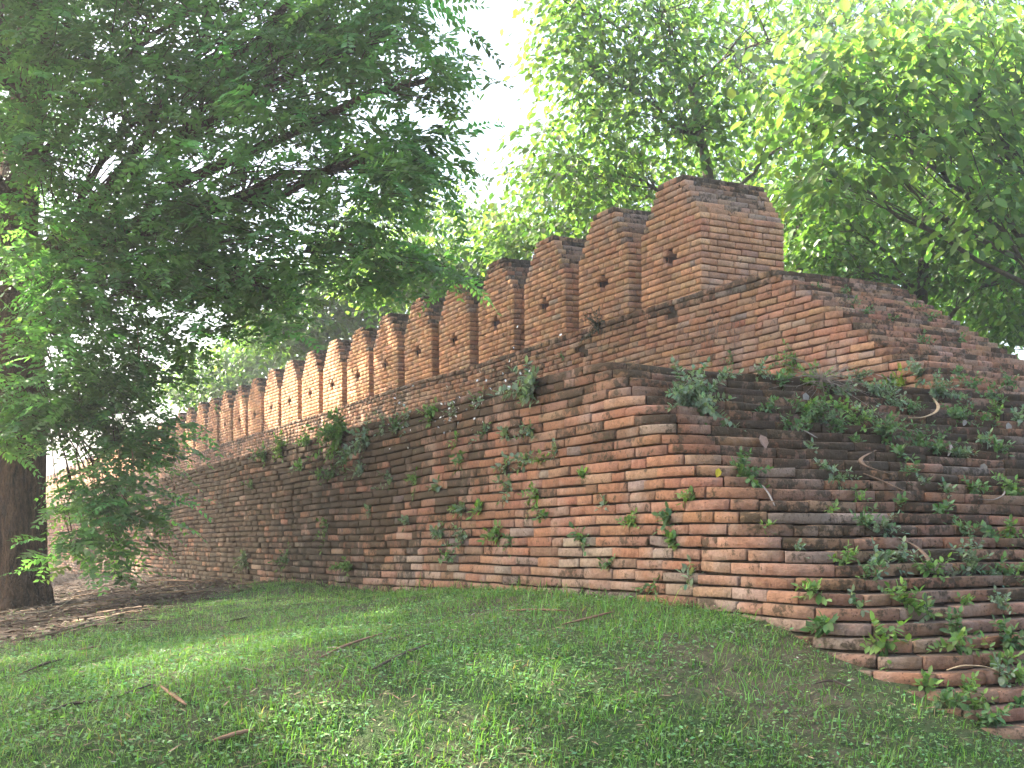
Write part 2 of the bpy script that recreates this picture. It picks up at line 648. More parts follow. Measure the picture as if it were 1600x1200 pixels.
def screen_score(cw, nw, ln):
    """how large a brick shows in the photograph (0 when it faces away or lies outside the frame)"""
    x, y, z = cw
    if y < 1:
        return 0
    px, py = 800 + FPX * x / y, HZ - FPX * z / y
    if not (-5 < px < 1605 and -5 < py < 1205):
        return 0
    d = cw / np.linalg.norm(cw)
    f = -(d[0] * nw[0] + d[1] * nw[1])
    if f <= 0.02 or z < ground_z(x, y) - 0.01:
        return 0
    return f * ln * COURSE * (FPX / y) ** 2


def lay(store, path, zb, zt, lens, lw, depth, cham, jit, colf, is_top=0, gap=0.012, skip=None, s_from=0.0, s_to=None, lodf=None, wav=1.0):
    s = s_from - rng.uniform(0, 0.3)
    end_s = path.L if s_to is None else s_to
    while s < end_s:
        ln = rng.choice(lens, p=lw) * rng.uniform(0.93, 1.07)
        if end_s - (s + ln) < 0.075:
            ln = end_s - s + 1e-4
        if s < s_from and s + ln - s_from < 0.075:
            ln = s_from - s + 0.09
        a, e = max(s, s_from), min(s + ln, end_s)
        s += ln
        if e - a < 0.05:
            continue
        p, n = path.ev(np.array([a, 0.5 * (a + e), e]))
        c = np.array([p[1, 0], p[1, 1], 0.5 * (zb + zt)])
        if skip is not None and skip(c):
            continue
        curved = np.dot(n[0], n[2]) < 0.985
        lod = bool(lodf and lodf(c))
        V, F = brick_solid(path, a + gap / 2, e - gap / 2, zb, zt, depth, cham, jit, curved, lod, wav, blg=1.0 if wav == 1.0 else 0.0)
        end = abs(n[1, 0]) > 0.6
        col = colf(c, end, is_top)
        col = np.tile(col, (len(V), 1))
        cw = to_world(c)
        nw = n[1, 0] * DIR + n[1, 1] * NRM
        store.append((screen_score(cw, nw, e - a), V, F, col))


def emit(store, parent, limit, mat, piece='brick', rest='brickwork', min_score=0):
    """the LIMIT bricks that show largest become objects, the others one mesh"""
    order = sorted(range(len(store)), key=lambda i: -store[i][0])
    single = set(i for i in order[:limit] if store[i][0] > min_score)
    bb = B()
    for i, (sco, V, F, col) in enumerate(store):
        if i in single:
            c = V.mean(0)
            one = B()
            one.add(V, F, col)
            link(piece, one.mesh('brick', origin=c), mat, parent, loc=c)
        else:
            bb.add(V, F, col)
    if bb.n:
        link(rest, bb.mesh(rest), mat, parent, kind='stuff')


def core_rings(zs, ringf):
    b = B()
    R = [np.asarray(ringf(z)) for z in zs]
    k = len(R[0])
    V = np.vstack([np.column_stack([r, np.full(k, z)]) for r, z in zip(R, zs)])
    i = np.arange(len(zs) - 1)[:, None] * k
    j = np.arange(k)[None]
    q = np.stack([i + j, i + (j + 1) % k, i + k + (j + 1) % k, i + k + j], -1).reshape(-1, 4)
    cap = np.array([[(len(zs) - 1) * k + m for m in range(k)]])
    b.add(V, [q, cap], (0.1, 0.08, 0.05, 0))
    return b


PMZ = (PM[0], PM[1], 0.0)
# ---- the terrace wall (lower, battered, with the stepped end)
terrace = thing('terrace_wall', 'lower battered wall of weathered red bricks with a stepped sloping end, weedy joints', 'brick wall', PMZ, ROT)


def ring_low(z, ins=0.10):
    p = corner_path(ue_low(z) + ins, vf_low(z) - ins * 0.5, max(rad_low(z) - ins * 0.5, 0.05), UMAX, VBACK).P
    return np.vstack([p, [UMAX, VBACK]])


link('core', core_rings(np.linspace(-2.0, 1.045, 22), ring_low).mesh('core'), M_MORTAR, terrace)
LW_LENS, LW_W = [0.14, 0.19, 0.25, 0.31, 0.36], [0.14, 0.16, 0.22, 0.33, 0.15]
store = []
ncl = int(round((ZT + 1.3) / COURSE))
for i in range(ncl):
    zt = ZT - i * COURSE
    zb = zt - COURSE + 0.0105
    zm = 0.5 * (zb + zt)
    P = corner_path(ue_low(zm), vf_low(zm), rad_low(zm), UMAX, VBACK)
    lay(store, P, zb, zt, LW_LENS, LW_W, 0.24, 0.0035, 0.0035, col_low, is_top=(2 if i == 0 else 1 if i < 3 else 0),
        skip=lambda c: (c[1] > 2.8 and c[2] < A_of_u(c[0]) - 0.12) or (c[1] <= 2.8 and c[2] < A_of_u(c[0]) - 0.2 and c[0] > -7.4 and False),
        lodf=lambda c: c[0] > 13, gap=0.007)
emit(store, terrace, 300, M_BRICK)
# soil on the terrace behind the top course
b = B()
us = np.concatenate([np.arange(-3.0, 12, 0.15), np.arange(12, UMAX, 1.0)])
vs = np.linspace(2.86, 0.05, 20)
Uu, Vv = np.meshgrid(us, vs, indexing='ij')
Zz = 1.052 + 0.03 * np.sin(2 * Uu) * np.sin(3 * Vv) + 0.09 * (2.86 - Vv) / 2.8 * np.clip((Uu + 3.0) / 1.0, 0.15, 1) + rng.normal(0, 0.008, Uu.shape)
Zz[:, 0] = 1.03
i = (np.arange(len(us) - 1)[:, None] * len(vs) + np.arange(len(vs) - 1)[None]).ravel()
b.add(np.stack([Uu, Vv, Zz], -1).reshape(-1, 3), [np.stack([i, i + 1, i + len(vs) + 1, i + len(vs)], -1)], (0.1, 0.1, 0.1, 0))
link('terrace_fill', b.mesh('terrace_fill', smooth=True), M_SOIL, terrace)

# ---- the upper wall that carries the merlons
upper = thing('parapet_wall', 'upper brick wall carrying the row of merlons, set back above the terrace wall', 'brick wall', PMZ, ROT)


def ring_up(z, ins=0.085):
    p = corner_path(ue_up(z) + ins, vf_up(z) - 0.045, 0.03, UMAX, VBACK).P
    return np.vstack([p, [UMAX, VBACK]])


link('core', core_rings(np.linspace(0.95, 2.285, 14), ring_up).mesh('core'), M_MORTAR, upper)
UP_LENS, UP_W = [0.10, 0.16, 0.20, 0.24], [0.12, 0.24, 0.40, 0.24]
store = []
ncu = int(round((ZU - 1.02) / COURSE))
for i in range(ncu):
    zt = ZU - i * COURSE
    zb = zt - COURSE + 0.0105
    zm = 0.5 * (zb + zt)
    P = corner_path(ue_up(zm), vf_up(zm), 0.07, UMAX, VBACK)
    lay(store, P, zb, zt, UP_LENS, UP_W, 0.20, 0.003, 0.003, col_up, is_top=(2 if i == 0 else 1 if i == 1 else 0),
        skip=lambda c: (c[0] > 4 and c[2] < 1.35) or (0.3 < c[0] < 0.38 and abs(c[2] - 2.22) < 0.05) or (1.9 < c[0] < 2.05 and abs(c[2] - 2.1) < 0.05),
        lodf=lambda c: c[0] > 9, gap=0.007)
emit(store, upper, 300, M_BRICK)

# ---- merlons
MW, MD, MP = 1.02, 0.97, 1.27
MH, MS = 1.21, 0.76                 # height, height of the shoulder
HOLE_Z = 0.45
nm = 56


def half_w(z):
    return MW / 2 if z < MS else MW / 2 - (z - MS) * (MW / 2 - 0.19) / (MH - MS)


def prism(b, poly_uz, v0, v1):
    k = len(poly_uz)
    V = [(u, v0, z) for u, z in poly_uz] + [(u, v1, z) for u, z in poly_uz]
    q = [[m, (m + 1) % k, k + (m + 1) % k, k + m] for m in range(k)]
    b.add(V, [np.array(q), np.array([list(range(k)), list(range(k, 2 * k))[::-1]])], (0.1, 0.08, 0.05, 0))


def merlon(idx, u0, near, mid):
    root = bpy.data.objects.new('merlon', None)
    COL.objects.link(root)
    root.parent = upper
    root.location = (u0 + MW / 2, 0, ZU)
    root.empty_display_size = 0.1
    root.scale = (1, 1, rng.uniform(0.975, 1.02) if idx else 1.0)
    root.rotation_euler = (rng.normal(0, 0.004), rng.normal(0, 0.006), rng.normal(0, 0.006))
    I_ = 0.035
    w = MW / 2 - I_
    hz0, hz1, hw = HOLE_Z - 0.092, HOLE_Z + 0.092, 0.11
    b = B()
    prism(b, [(-w, -0.05), (w, -0.05), (w, hz0), (-w, hz0)], -I_, -MD + I_)
    prism(b, [(-w, hz0), (-hw, hz0), (-hw, hz1), (-w, hz1)], -I_, -MD + I_)
    prism(b, [(hw, hz0), (w, hz0), (w, hz1), (hw, hz1)], -I_, -MD + I_)
    prism(b, [(-w, hz1), (w, hz1), (w, MS - 0.03), (0.19 - I_, MH - 0.05), (-0.19 + I_, MH - 0.05), (-w, MS - 0.03)], -I_, -MD + I_)
    link('core', b.mesh('core'), M_MORTAR, root)
    if idx < 16:
        b = B()
        e_ = 0.012
        for quad in ([(-hw, hz0), (-hw + e_, hz0), (-hw + e_, hz1), (-hw, hz1)], [(hw - e_, hz0), (hw, hz0), (hw, hz1), (hw - e_, hz1)],
                     [(-hw + e_, hz0), (hw - e_, hz0), (hw - e_, hz0 + e_), (-hw + e_, hz0 + e_)], [(-hw + e_, hz1 - e_), (hw - e_, hz1 - e_), (hw - e_, hz1), (-hw + e_, hz1)]):
            prism(b, quad, -I_ - 0.02, -MD + I_ + 0.02)
        for arr in b.c:
            arr[:] = (0.46, 0.20, 0.10, 0.0)
        link('loophole', b.mesh('loophole'), M_BRICK, root)
    st = []
    nc = int(round(MH / COURSE))
    lod = (lambda c: True) if not mid else (lambda c: False)
    stain = rng.uniform(-0.05, 0.06) + (0.16 if idx in (3, 4, 5) else 0.08 if idx > 5 else -0.04)

    def colm(c, end, is_top):
        z = c[2]
        m = 0.03 + stain + 0.14 * vnoise(c[0] + u0, z, 2.7) + rng.normal(0, 0.09)
        if z < 0.14:
            m += 0.12
        if z > MS:
            m += 0.42 if is_top == 5 else 0.05
        if z > MH - 0.1:
            m += 0.25
        return np.array([*tint(W_ROOF if is_top == 5 and z > MS else W_MER), np.clip(m, -0.3, 1)])

    for i in range(nc):
        zb = i * COURSE
        zt = zb + COURSE - 0.009
        zm = zb + COURSE / 2
        hw_ = half_w(zm)
        own = i % 2 == 0
        d = 0.10
        # front and back faces
        for vv, nn, face in ((0.0, 1, 'front'), (-MD, -1, 'back')):
            if face == 'back' and not near:
                continue
            x0, x1 = (-hw_, hw_) if own else (-hw_ + d, hw_ - d)
            P = Path([[x0, vv], [x1, vv]], [[0, nn], [0, nn]])
            g = 0.0
            if abs(zm - HOLE_Z) < 0.031:
                g = 0.11
            elif abs(zm - HOLE_Z) < 0.092:
                g = 0.042
            segs = [(0, P.L)] if g == 0 else [(0, P.L / 2 - g), (P.L / 2 + g, P.L)]
            for a, e in segs:
                lay(st, P, zb, zt, UP_LENS, UP_W, d, 0.005, 0.003, colm, gap=0.008, s_from=a, s_to=e, lodf=lod, wav=0.25)
        # end faces
        for sgn in (-1, 1):
            if sgn > 0 and not near and not mid:
                continue
            y0, y1 = (-d, -MD + d) if own else (0.0, -MD)
            dd = max(d, 0.16 if zm > MS - 0.05 else d)
            dd = min(dd, hw_)
            P = Path([[sgn * hw_, y0], [sgn * hw_, y1]], [[sgn, 0], [sgn, 0]])
            lay(st, P, zb, zt, UP_LENS, UP_W, dd, 0.005, 0.004, colm, is_top=5, gap=0.008, lodf=lod, wav=0.25)
    # bricks closing the top
    zt = nc * COURSE
    for r in range(4):
        P = Path([[-0.18 + r * 0.09, -0.11], [-0.18 + r * 0.09, -MD + 0.11]], [[-1, 0], [-1, 0]])
        lay(st, P, zt - 0.055, zt - 0.004, UP_LENS, UP_W, 0.085, 0.005, 0.002, colm, is_top=5, gap=0.008, lodf=lod, wav=0.2)
    # score in the frame of the merlon -> only near merlons get single bricks
    fixed = []
    for sco, V, F, col in st:
        c = V.mean(0)
        cw = to_world(np.array([c[0] + u0 + MW / 2, c[1], c[2] + ZU]))
        fr = V[:, 1].max() > -0.03
        sd = V[:, 0].min() < -half_w(c[2]) + 0.03
        s_ = max(screen_score(cw, NRM, 0.2) if fr else 0, screen_score(cw, -DIR, 0.2) if sd else 0)
        if idx > 0 and not fr and c[2] < MS - 0.2:
            s_ = 0
        fixed.append((s_, V, F, col))
    emit(fixed, root, 130 if idx < 2 else 100 if near else 0, M_BRICK)


for k in range(nm):
    merlon(k, k * MP + rng.uniform(-0.015, 0.015), k < 5, k < 14)


# ------------------------------------------------------------------ foliage helpers
def unit(a):
    return a / (np.linalg.norm(a, axis=-1, keepdims=True) + 1e-9)


LEAF = np.array([[0, 0, 0], [0.30, 0.46, 0.10], [0.68, 0.40, 0.06], [1.0, 0, -0.12], [0.68, -0.40, 0.06], [0.30, -0.46, 0.10]])
LEAF_F = np.array([[0, 1, 2, 3], [0, 3, 4, 5]])
KITE = np.array([[0, 0, 0], [0.42, 0.5, 0.05], [1.0, 0, -0.06], [0.42, -0.5, 0.05]])
KITE_F = np.array([[0, 1, 2, 3]])


def add_leaves(b, C, A, Nn, L, W, col, tmpl=LEAF, faces=LEAF_F):
    n = len(C)
    if n == 0:
        return
    A = unit(A)
    S = unit(np.cross(Nn, A))
    U = np.cross(A, S)
    L = np.broadcast_to(np.asarray(L, float), (n,))
    W = np.broadcast_to(np.asarray(W, float), (n,))
    V = (C[:, None] + tmpl[None, :, 0, None] * L[:, None, None] * A[:, None] + tmpl[None, :, 1, None] * W[:, None, None] * S[:, None]
         + tmpl[None, :, 2, None] * W[:, None, None] * U[:, None])
    k = len(tmpl)
    F = (np.arange(n)[:, None, None] * k + faces[None]).reshape(-1, faces.shape[1])
    col = np.repeat(col, k, axis=0)
    b.add(V.reshape(-1, 3), [F], col)


def leaf_cols(n, base, var=0.25, hue=0.12):
    c = np.array(base)[None] * rng.lognormal(0, var, (n, 1)) * (1 + rng.normal(0, hue, (n, 3)) * np.array([1.2, 0.5, 0.8]))
    c = np.clip(c, 0.006, 0.5)
    return np.hstack([c, np.zeros((n, 1))]).astype(np.float32)


def in_tunnel(P, tunnels):
    keep = np.ones(len(P), bool)
    for T, r in tunnels:
        d = P - np.asarray(T)[None]
        s = d @ SUN
        q = np.linalg.norm(d - s[:, None] * SUN[None], axis=1)
        keep &= ~((q < r) & (s > 0.3))
    return keep


def lobe_points(c, r, n, shell=0.55):
    d = unit(rng.normal(size=(n, 3)))
    return np.asarray(c)[None] + d * (rng.uniform(0, 1, n) ** shell)[:, None] * np.asarray(r)[None]


def skeleton(trunk_pts, trunk_r, lobes, clusters, twig_r=0.008, limb_r=0.35, lowest=1):
    """per lobe: a limb that leaves the trunk and twigs that run out to the leaf clusters"""
    out = []
    for (c, r, *_), cl in zip(lobes, clusters):
        c = np.asarray(c, float)
        hh = trunk_pts[:, 2]
        want = c[2] - 0.55 * np.linalg.norm((c - trunk_pts[-1])[:2]) - 0.3
        i = int(np.clip(np.searchsorted(hh, want), lowest, len(hh) - 1))
        p0 = trunk_pts[i]
        d = np.linalg.norm(c - p0)
        limb = bend(p0, c, 8, sag=0.06 * d, wob=0.035 * d * 0.5)
        r0 = max(0.02, trunk_r[i] * limb_r + 0.006 * d)
        if c[2] < p0[2] + 0.2:
            r0 = 0.016
        b = B()
        tube(b, limb, np.linspace(r0, r0 * 0.32, 8), 6)
        for q in cl:
            e = limb[rng.integers(3, 8)]
            tw = bend(e, q, 4, sag=0.05 * np.linalg.norm(q - e), wob=0.04)
            tube(b, tw, np.linspace(twig_r * 1.5, twig_r * 0.5, 4), 3)
        out.append(b)
    return out


def fronds(O, D, L, droop, pairs, leaflet, base, var=0.25):
    """feather leaves: leaflets in pairs along a drooping stalk, vectorised"""
    n = len(O)
    b = B()
    D = unit(D)
    up = np.array([0, 0, 1.0])
    S = unit(np.cross(D, up) + 1e-6)
    tt = (np.arange(pairs) + 0.7) / pairs
    fc = leaf_cols(n, base, var, 0.10)[:, :3]
    roll = rng.normal(0, 0.35, n)
    Sr = S * np.cos(roll)[:, None] + np.cross(D, S) * np.sin(roll)[:, None]
    for t in tt:
        p = O + D * (t * L)[:, None]
        p[:, 2] -= droop * t * t * L
        T = D.copy()
        T[:, 2] -= 2 * droop * t
        T = unit(T)
        for sg in (-1, 1):
            A = Sr * sg + T * rng.uniform(0.35, 0.85, n)[:, None] + rng.normal(0, 0.14, (n, 3))
            A[:, 2] -= rng.uniform(0.0, 0.45, n)
            Nn = np.cross(T, Sr) * 1.0 + rng.normal(0, 0.3, (n, 3))
            ln = leaflet * (1.15 - 0.55 * t) * rng.uniform(0.8, 1.2, n)
            c = np.hstack([fc * rng.lognormal(0, 0.12, (n, 1)), np.zeros((n, 1))])
            add_leaves(b, p, A, Nn, ln, ln * 0.45, c, KITE, KITE_F)
    return b


# ------------------------------------------------------------------ the big tree beside the wall (feathery leaves, long pods)
TB = np.array([-5.22, 12.7])
tz = float(ground_z(*TB))
tr_pts = np.array([[TB[0], TB[1], tz - 0.15], [TB[0], TB[1], tz + 0.05], [TB[0] + 0.01, TB[1], tz + 0.35], [TB[0] + 0.05, TB[1], tz + 1.2], [TB[0] + 0.10, TB[1], 1.6],
                   [TB[0] + 0.05, TB[1] - 0.05, 2.6], [TB[0] + 0.10, TB[1] - 0.1, 3.6], [TB[0] + 0.22, TB[1] - 0.1, 4.6], [TB[0] + 0.35, TB[1] - 0.15, 5.8],
                   [TB[0] + 0.3, TB[1] - 0.1, 7.2], [TB[0] + 0.4, TB[1], 8.8]])
tr_r = np.array([0.42, 0.37, 0.31, 0.275, 0.25, 0.225, 0.20, 0.18, 0.155, 0.12, 0.07])
TUNNELS = []
for u_, z_, r_ in ((11.0, 2.95, 0.65), (12.2, 2.9, 0.8), (13.5, 2.9, 0.75), (14.6, 2.8, 0.5), (21.8, 2.6, 0.5), (3.9, 3.35, 0.2), (7.9, 3.25, 0.22), (9.2, 2.9, 0.22), (11.8, 2.0, 0.4), (9.6, 2.5, 0.18), (30, 2.8, 0.4)):
    TUNNELS.append((to_world(np.array([u_, 0.0, z_])), r_))
for px_, py_, r_ in ((300, 1040, 0.42), (440, 1000, 0.45), (370, 1015, 0.40), (490, 990, 0.3), (900, 1065, 0.34), (60, 1030, 0.25), (960, 1085, 0.2), (640, 1190, 0.36), (820, 1180, 0.25), (210, 1075, 0.25)):
    TUNNELS.append((hit(px_, py_)[0], r_))

LOBES = [  # centre, radii, clusters
    (at(60, 240, 11.6), (1.3, 1.2, 1.4), 60), (at(250, 160, 11.2), (1.1, 1.1, 1.1), 46), (at(330, 330, 11.0), (1.0, 1.0, 0.75), 40),
    (at(430, 110, 10.6), (1.0, 1.0, 0.75), 40), (at(520, 270, 10.4), (0.85, 0.8, 0.65), 32), (at(575, 70, 10.0), (0.62, 0.8, 0.62), 30),
    (at(632, 245, 10.0), (0.42, 0.5, 0.40), 18), (at(560, 390, 10.8), (0.75, 0.7, 0.32), 22), (at(420, 450, 11.2), (0.75, 0.7, 0.42), 24),
    (at(250, 470, 11.4), (0.85, 0.8, 0.55), 30), (at(90, 480, 11.3), (1.0, 0.7, 0.6), 32), (at(230, 560, 11.8), (0.55, 0.5, 0.32), 14),
    (at(60, 640, 11.7), (0.75, 0.45, 0.30), 20), (at(200, 680, 11.8), (0.50, 0.45, 0.24), 16), (at(165, 780, 11.6), (0.45, 0.4, 0.28), 16),
    (at(150, 850, 11.5), (0.36, 0.35, 0.12), 7), (at(690, 425, 11.2), (0.42, 0.4, 0.10), 6), (at(672, 125, 9.9), (0.25, 0.3, 0.25), 7),
    (at(300, 20, 10.8), (1.3, 1.2, 0.8), 40), (at(80, 30, 11.0), (1.4, 1.3, 0.9), 46), (at(560, -60, 10.0), (0.9, 1.0, 0.5), 24),
    (at(150, 605, 11.7), (0.75, 0.5, 0.28), 20), (at(330, 400, 11.5), (0.8, 0.7, 0.45), 26), (at(130, 400, 11.6), (0.9, 0.7, 0.5), 28),
    # the rest of the crown, outside the frame: it shades the bank and the wall
    ((-5.3, 10.15, 8.27), (1.9, 1.6, 1.1), 66), ((-3.5, 11.25, 8.57), (1.5, 1.5, 0.8), 44), ((-7.7, 10.45, 8.57), (1.9, 1.8, 1.3), 66),
    ((-6.6, 12.5, 7.6), (2.2, 2.0, 1.5), 70), ((-3.4, 12.6, 8.2), (2.2, 2.2, 1.3), 70), ((-7.8, 10.0, 4.6), (1.6, 1.7, 1.5), 56),
    ((-8.6, 13.4, 4.6), (1.7, 1.9, 1.8), 54), ((-8.95, 8.67, 7.95), (1.7, 1.6, 1.1), 60), ((-10.7, 8.45, 6.97), (1.7, 1.8, 1.5), 54),
    ((-6.75, 8.47, 8.55), (1.7, 1.5, 0.9), 60), ((-7.82, 16.14, 8.11), (2.0, 2.0, 1.4), 56), ((-9.6, 16.5, 5.6), (2.2, 2.2, 1.8), 54),
    ((-10.42, 20.02, 8.96), (2.4, 2.6, 1.7), 60), ((-6.14, 17.82, 9.24), (2.0, 2.2, 1.3), 54),     ((-3.9, 14.9, 8.2), (2.2, 1.7, 1.1), 60), ((-1.6, 12.6, 7.6), (1.5, 1.6, 0.9), 44), ((-10.2, 20.5, 6.0), (2.0, 2.4, 1.6), 60),
    ((-7.5, 18.68, 9.66), (2.2, 2.2, 1.1), 64), ((-9.44, 21.14, 9.99), (2.0, 2.2, 1.1), 54), ((-8.5, 12.35, 7.77), (1.4, 1.2, 1.0), 50), ((-8.9, 18.2, 5.6), (1.6, 1.7, 1.5), 54), ((-8.0, 15.2, 5.4), (1.3, 1.5, 1.3), 46),
    ((-10.05, 7.47, 7.15), (1.6, 1.5, 1.1), 56), ((-8.15, 7.27, 7.45), (1.5, 1.4, 0.9), 50), ((-2.3, 12.6, 7.2), (1.4, 1.5, 0.8), 40), ((-5.0, 15.9, 8.6), (1.9, 1.8, 1.0), 50),
    ((-5.4, 10.9, 5.9), (1.2, 1.0, 0.8), 34), ((-6.6, 9.6, 6.2), (1.3, 1.1, 0.9), 36),
]
big = thing('feathery_tree', 'large shade tree with dark rugged trunk and drooping feathery leaves before the wall', 'tree', (TB[0], TB[1], tz))
OR = np.array([TB[0], TB[1], tz])
# trunk with buttress swells
b = B()
pts = np.vstack([np.array([np.interp(np.linspace(0, 10, 41), np.arange(11), tr_pts[:, i]) for i in range(3)]).T])
rr = np.interp(np.linspace(0, 10, 41), np.arange(11), tr_r)
k = 28
a = np.arange(k) * 2 * math.pi / k
V = []
for i_, (p, r) in enumerate(zip(pts, rr)):
    low = np.clip(1 - (p[2] - tz) / 1.3, 0, 1)
    ra = r * (1 + (0.05 + 0.12 * low) * np.sin(5 * a + 1.0 + 0.2 * p[2]) + 0.035 * np.sin(11 * a + 2.3 * p[2]) + rng.normal(0, 0.018, k))
    V.append(np.column_stack([p[0] + ra * np.cos(a), p[1] + ra * np.sin(a), np.full(k, p[2])]))
V = np.vstack(V)
i = np.arange(40)[:, None] * k
j = np.arange(k)[None]
b.add(V, [np.stack([i + j, i + (j + 1) % k, i + k + (j + 1) % k, i + k + j], -1).reshape(-1, 4)], (0.1, 0.07, 0.05, 0))
link('trunk', b.mesh('trunk', origin=OR, smooth=True), M_BARK, big)
clusters = [lobe_points(c, r, n, 0.6) for c, r, n in LOBES]
for bb in skeleton(tr_pts, tr_r, LOBES, clusters, 0.006, 0.17, 5):
    link('limb', bb.mesh('limb', origin=OR, smooth=True), M_BARK, big)
O, D, lob = [], [], []
for ci, ((c, r, n), cl) in enumerate(zip(LOBES, clusters)):
    nf = 15 if ci >= 24 else 9 if c[2] < 1.6 else 6
    for q in cl:
        az = rng.uniform(0, 2 * math.pi, nf)
        d = np.column_stack([np.cos(az), np.sin(az), rng.uniform(-0.35, 0.45, nf)])
        O.append(q[None] + d * rng.uniform(0.02, 0.16, nf)[:, None] + rng.normal(0, 0.10, (nf, 3)))
        D.append(d)
        lob += [ci >= 24] * nf
O, D, lob = np.vstack(O), np.vstack(D), np.array(lob)
keep = in_tunnel(O + D * 0.15, TUNNELS)
fb = B()
for sel, pairs, size in ((keep & ~lob, 9, 0.098), (keep & lob, 6, 0.142)):
    m_ = int(sel.sum())
    part = fronds(O[sel], D[sel], rng.uniform(0.26, 0.46, m_), rng.uniform(0.15, 0.7, m_), pairs, size, (0.14, 0.27, 0.098), 0.28)
    for V_, c_ in zip([np.concatenate(part.v)], [np.concatenate(part.c)]):
        fb.add(V_, [np.concatenate(part.f[4])], c_)
link('crown', fb.mesh('crown', origin=OR), M_LEAF_A, big)
# long dry pods that hang in the crown
for (x, y0, y1, Y) in ((362, 22, 86, 10.6), (378, 28, 82, 10.6), (640, 90, 138, 9.9), (212, 505, 560, 11.3), (205, 700, 738, 11.4), (534, 118, 160, 10.2), (455, 250, 290, 10.6)):
    p0, p1 = at(x, y0, Y), at(x + rng.uniform(-6, 6), y1, Y)
    b = B()
    tube(b, bend(p0, p1, 7, 0, 0.004) + np.array([0.012, 0, 0]) * np.sin(np.linspace(0, 3.1, 7))[:, None], [0.003, 0.010, 0.014, 0.015, 0.014, 0.010, 0.003], 6, (0.30, 0.19, 0.11, 0), 0.4)
    link('seed_pod', b.mesh('seed_pod', origin=OR, smooth=True), M_DRY, big)

# a second feathery tree farther along the bank, mostly outside the frame
x2, y2 = -14.5, 25.5
z2 = float(ground_z(x2, y2))
t2 = thing('feathery_tree', 'farther feathery-leaved tree on the bank, showing only behind the big dark trunk', 'tree', (x2, y2, z2))
o2 = np.array([x2, y2, z2])
P2 = np.column_stack([x2 + 0.3 * np.sin(np.linspace(0, 2, 8)), np.full(8, y2), np.linspace(z2 - 0.1, 8.5, 8)])
R2 = np.linspace(0.3, 0.08, 8)
b = B()
tube(b, P2, R2, 12)
link('trunk', b.mesh('trunk', origin=o2, smooth=True), M_BARK, t2)
LB2 = [((-13.2, 24.5, 5.2), (2.2, 2.4, 1.8), 60), ((-12.6, 27.5, 6.4), (2.2, 2.6, 1.7), 60), ((-15.5, 22.5, 5.6), (2.4, 2.4, 1.8), 60), ((-16.0, 29.5, 6.0), (2.6, 3.0, 2.0), 70),
       ((-14.0, 32.5, 6.4), (2.4, 3.0, 1.8), 60), ((-13.4, 25.5, 8.0), (2.2, 2.6, 1.3), 56), ((-17.5, 34.5, 6.0), (2.6, 3.0, 2.0), 60),
       ((-12.4, 27.6, 9.4), (2.2, 2.4, 1.2), 56), ((-14.0, 30.8, 9.2), (2.2, 2.4, 1.2), 56), ((-15.6, 34.0, 9.0), (2.4, 2.6, 1.3), 56), ((-17.5, 38.5, 8.4), (2.8, 3.2, 1.6), 64), ((-11.0, 24.6, 9.4), (1.8, 2.0, 1.1), 46)]
cl2 = [lobe_points(c, r, n, 0.6) for c, r, n in LB2]
for bb in skeleton(P2, R2, LB2, cl2, 0.006, 0.25):
    link('limb', bb.mesh('limb', origin=o2, smooth=True), M_BARK, t2)
C2 = np.repeat(np.vstack(cl2), 17, axis=0)
az = rng.uniform(0, 6.283, len(C2))
D2 = np.column_stack([np.cos(az), np.sin(az), rng.uniform(-0.35, 0.45, len(C2))])
C2 = C2 + rng.normal(0, 0.14, C2.shape)
kp = in_tunnel(C2, TUNNELS)
fb2 = fronds(C2[kp], D2[kp], rng.uniform(0.3, 0.5, kp.sum()), rng.uniform(0.15, 0.7, kp.sum()), 6, 0.15, (0.078, 0.142, 0.062), 0.28)
link('crown', fb2.mesh('crown', origin=o2), M_LEAF_A, t2)

# ------------------------------------------------------------------ broad-leaved trees behind the wall
GB = (0.125, 0.21, 0.06)


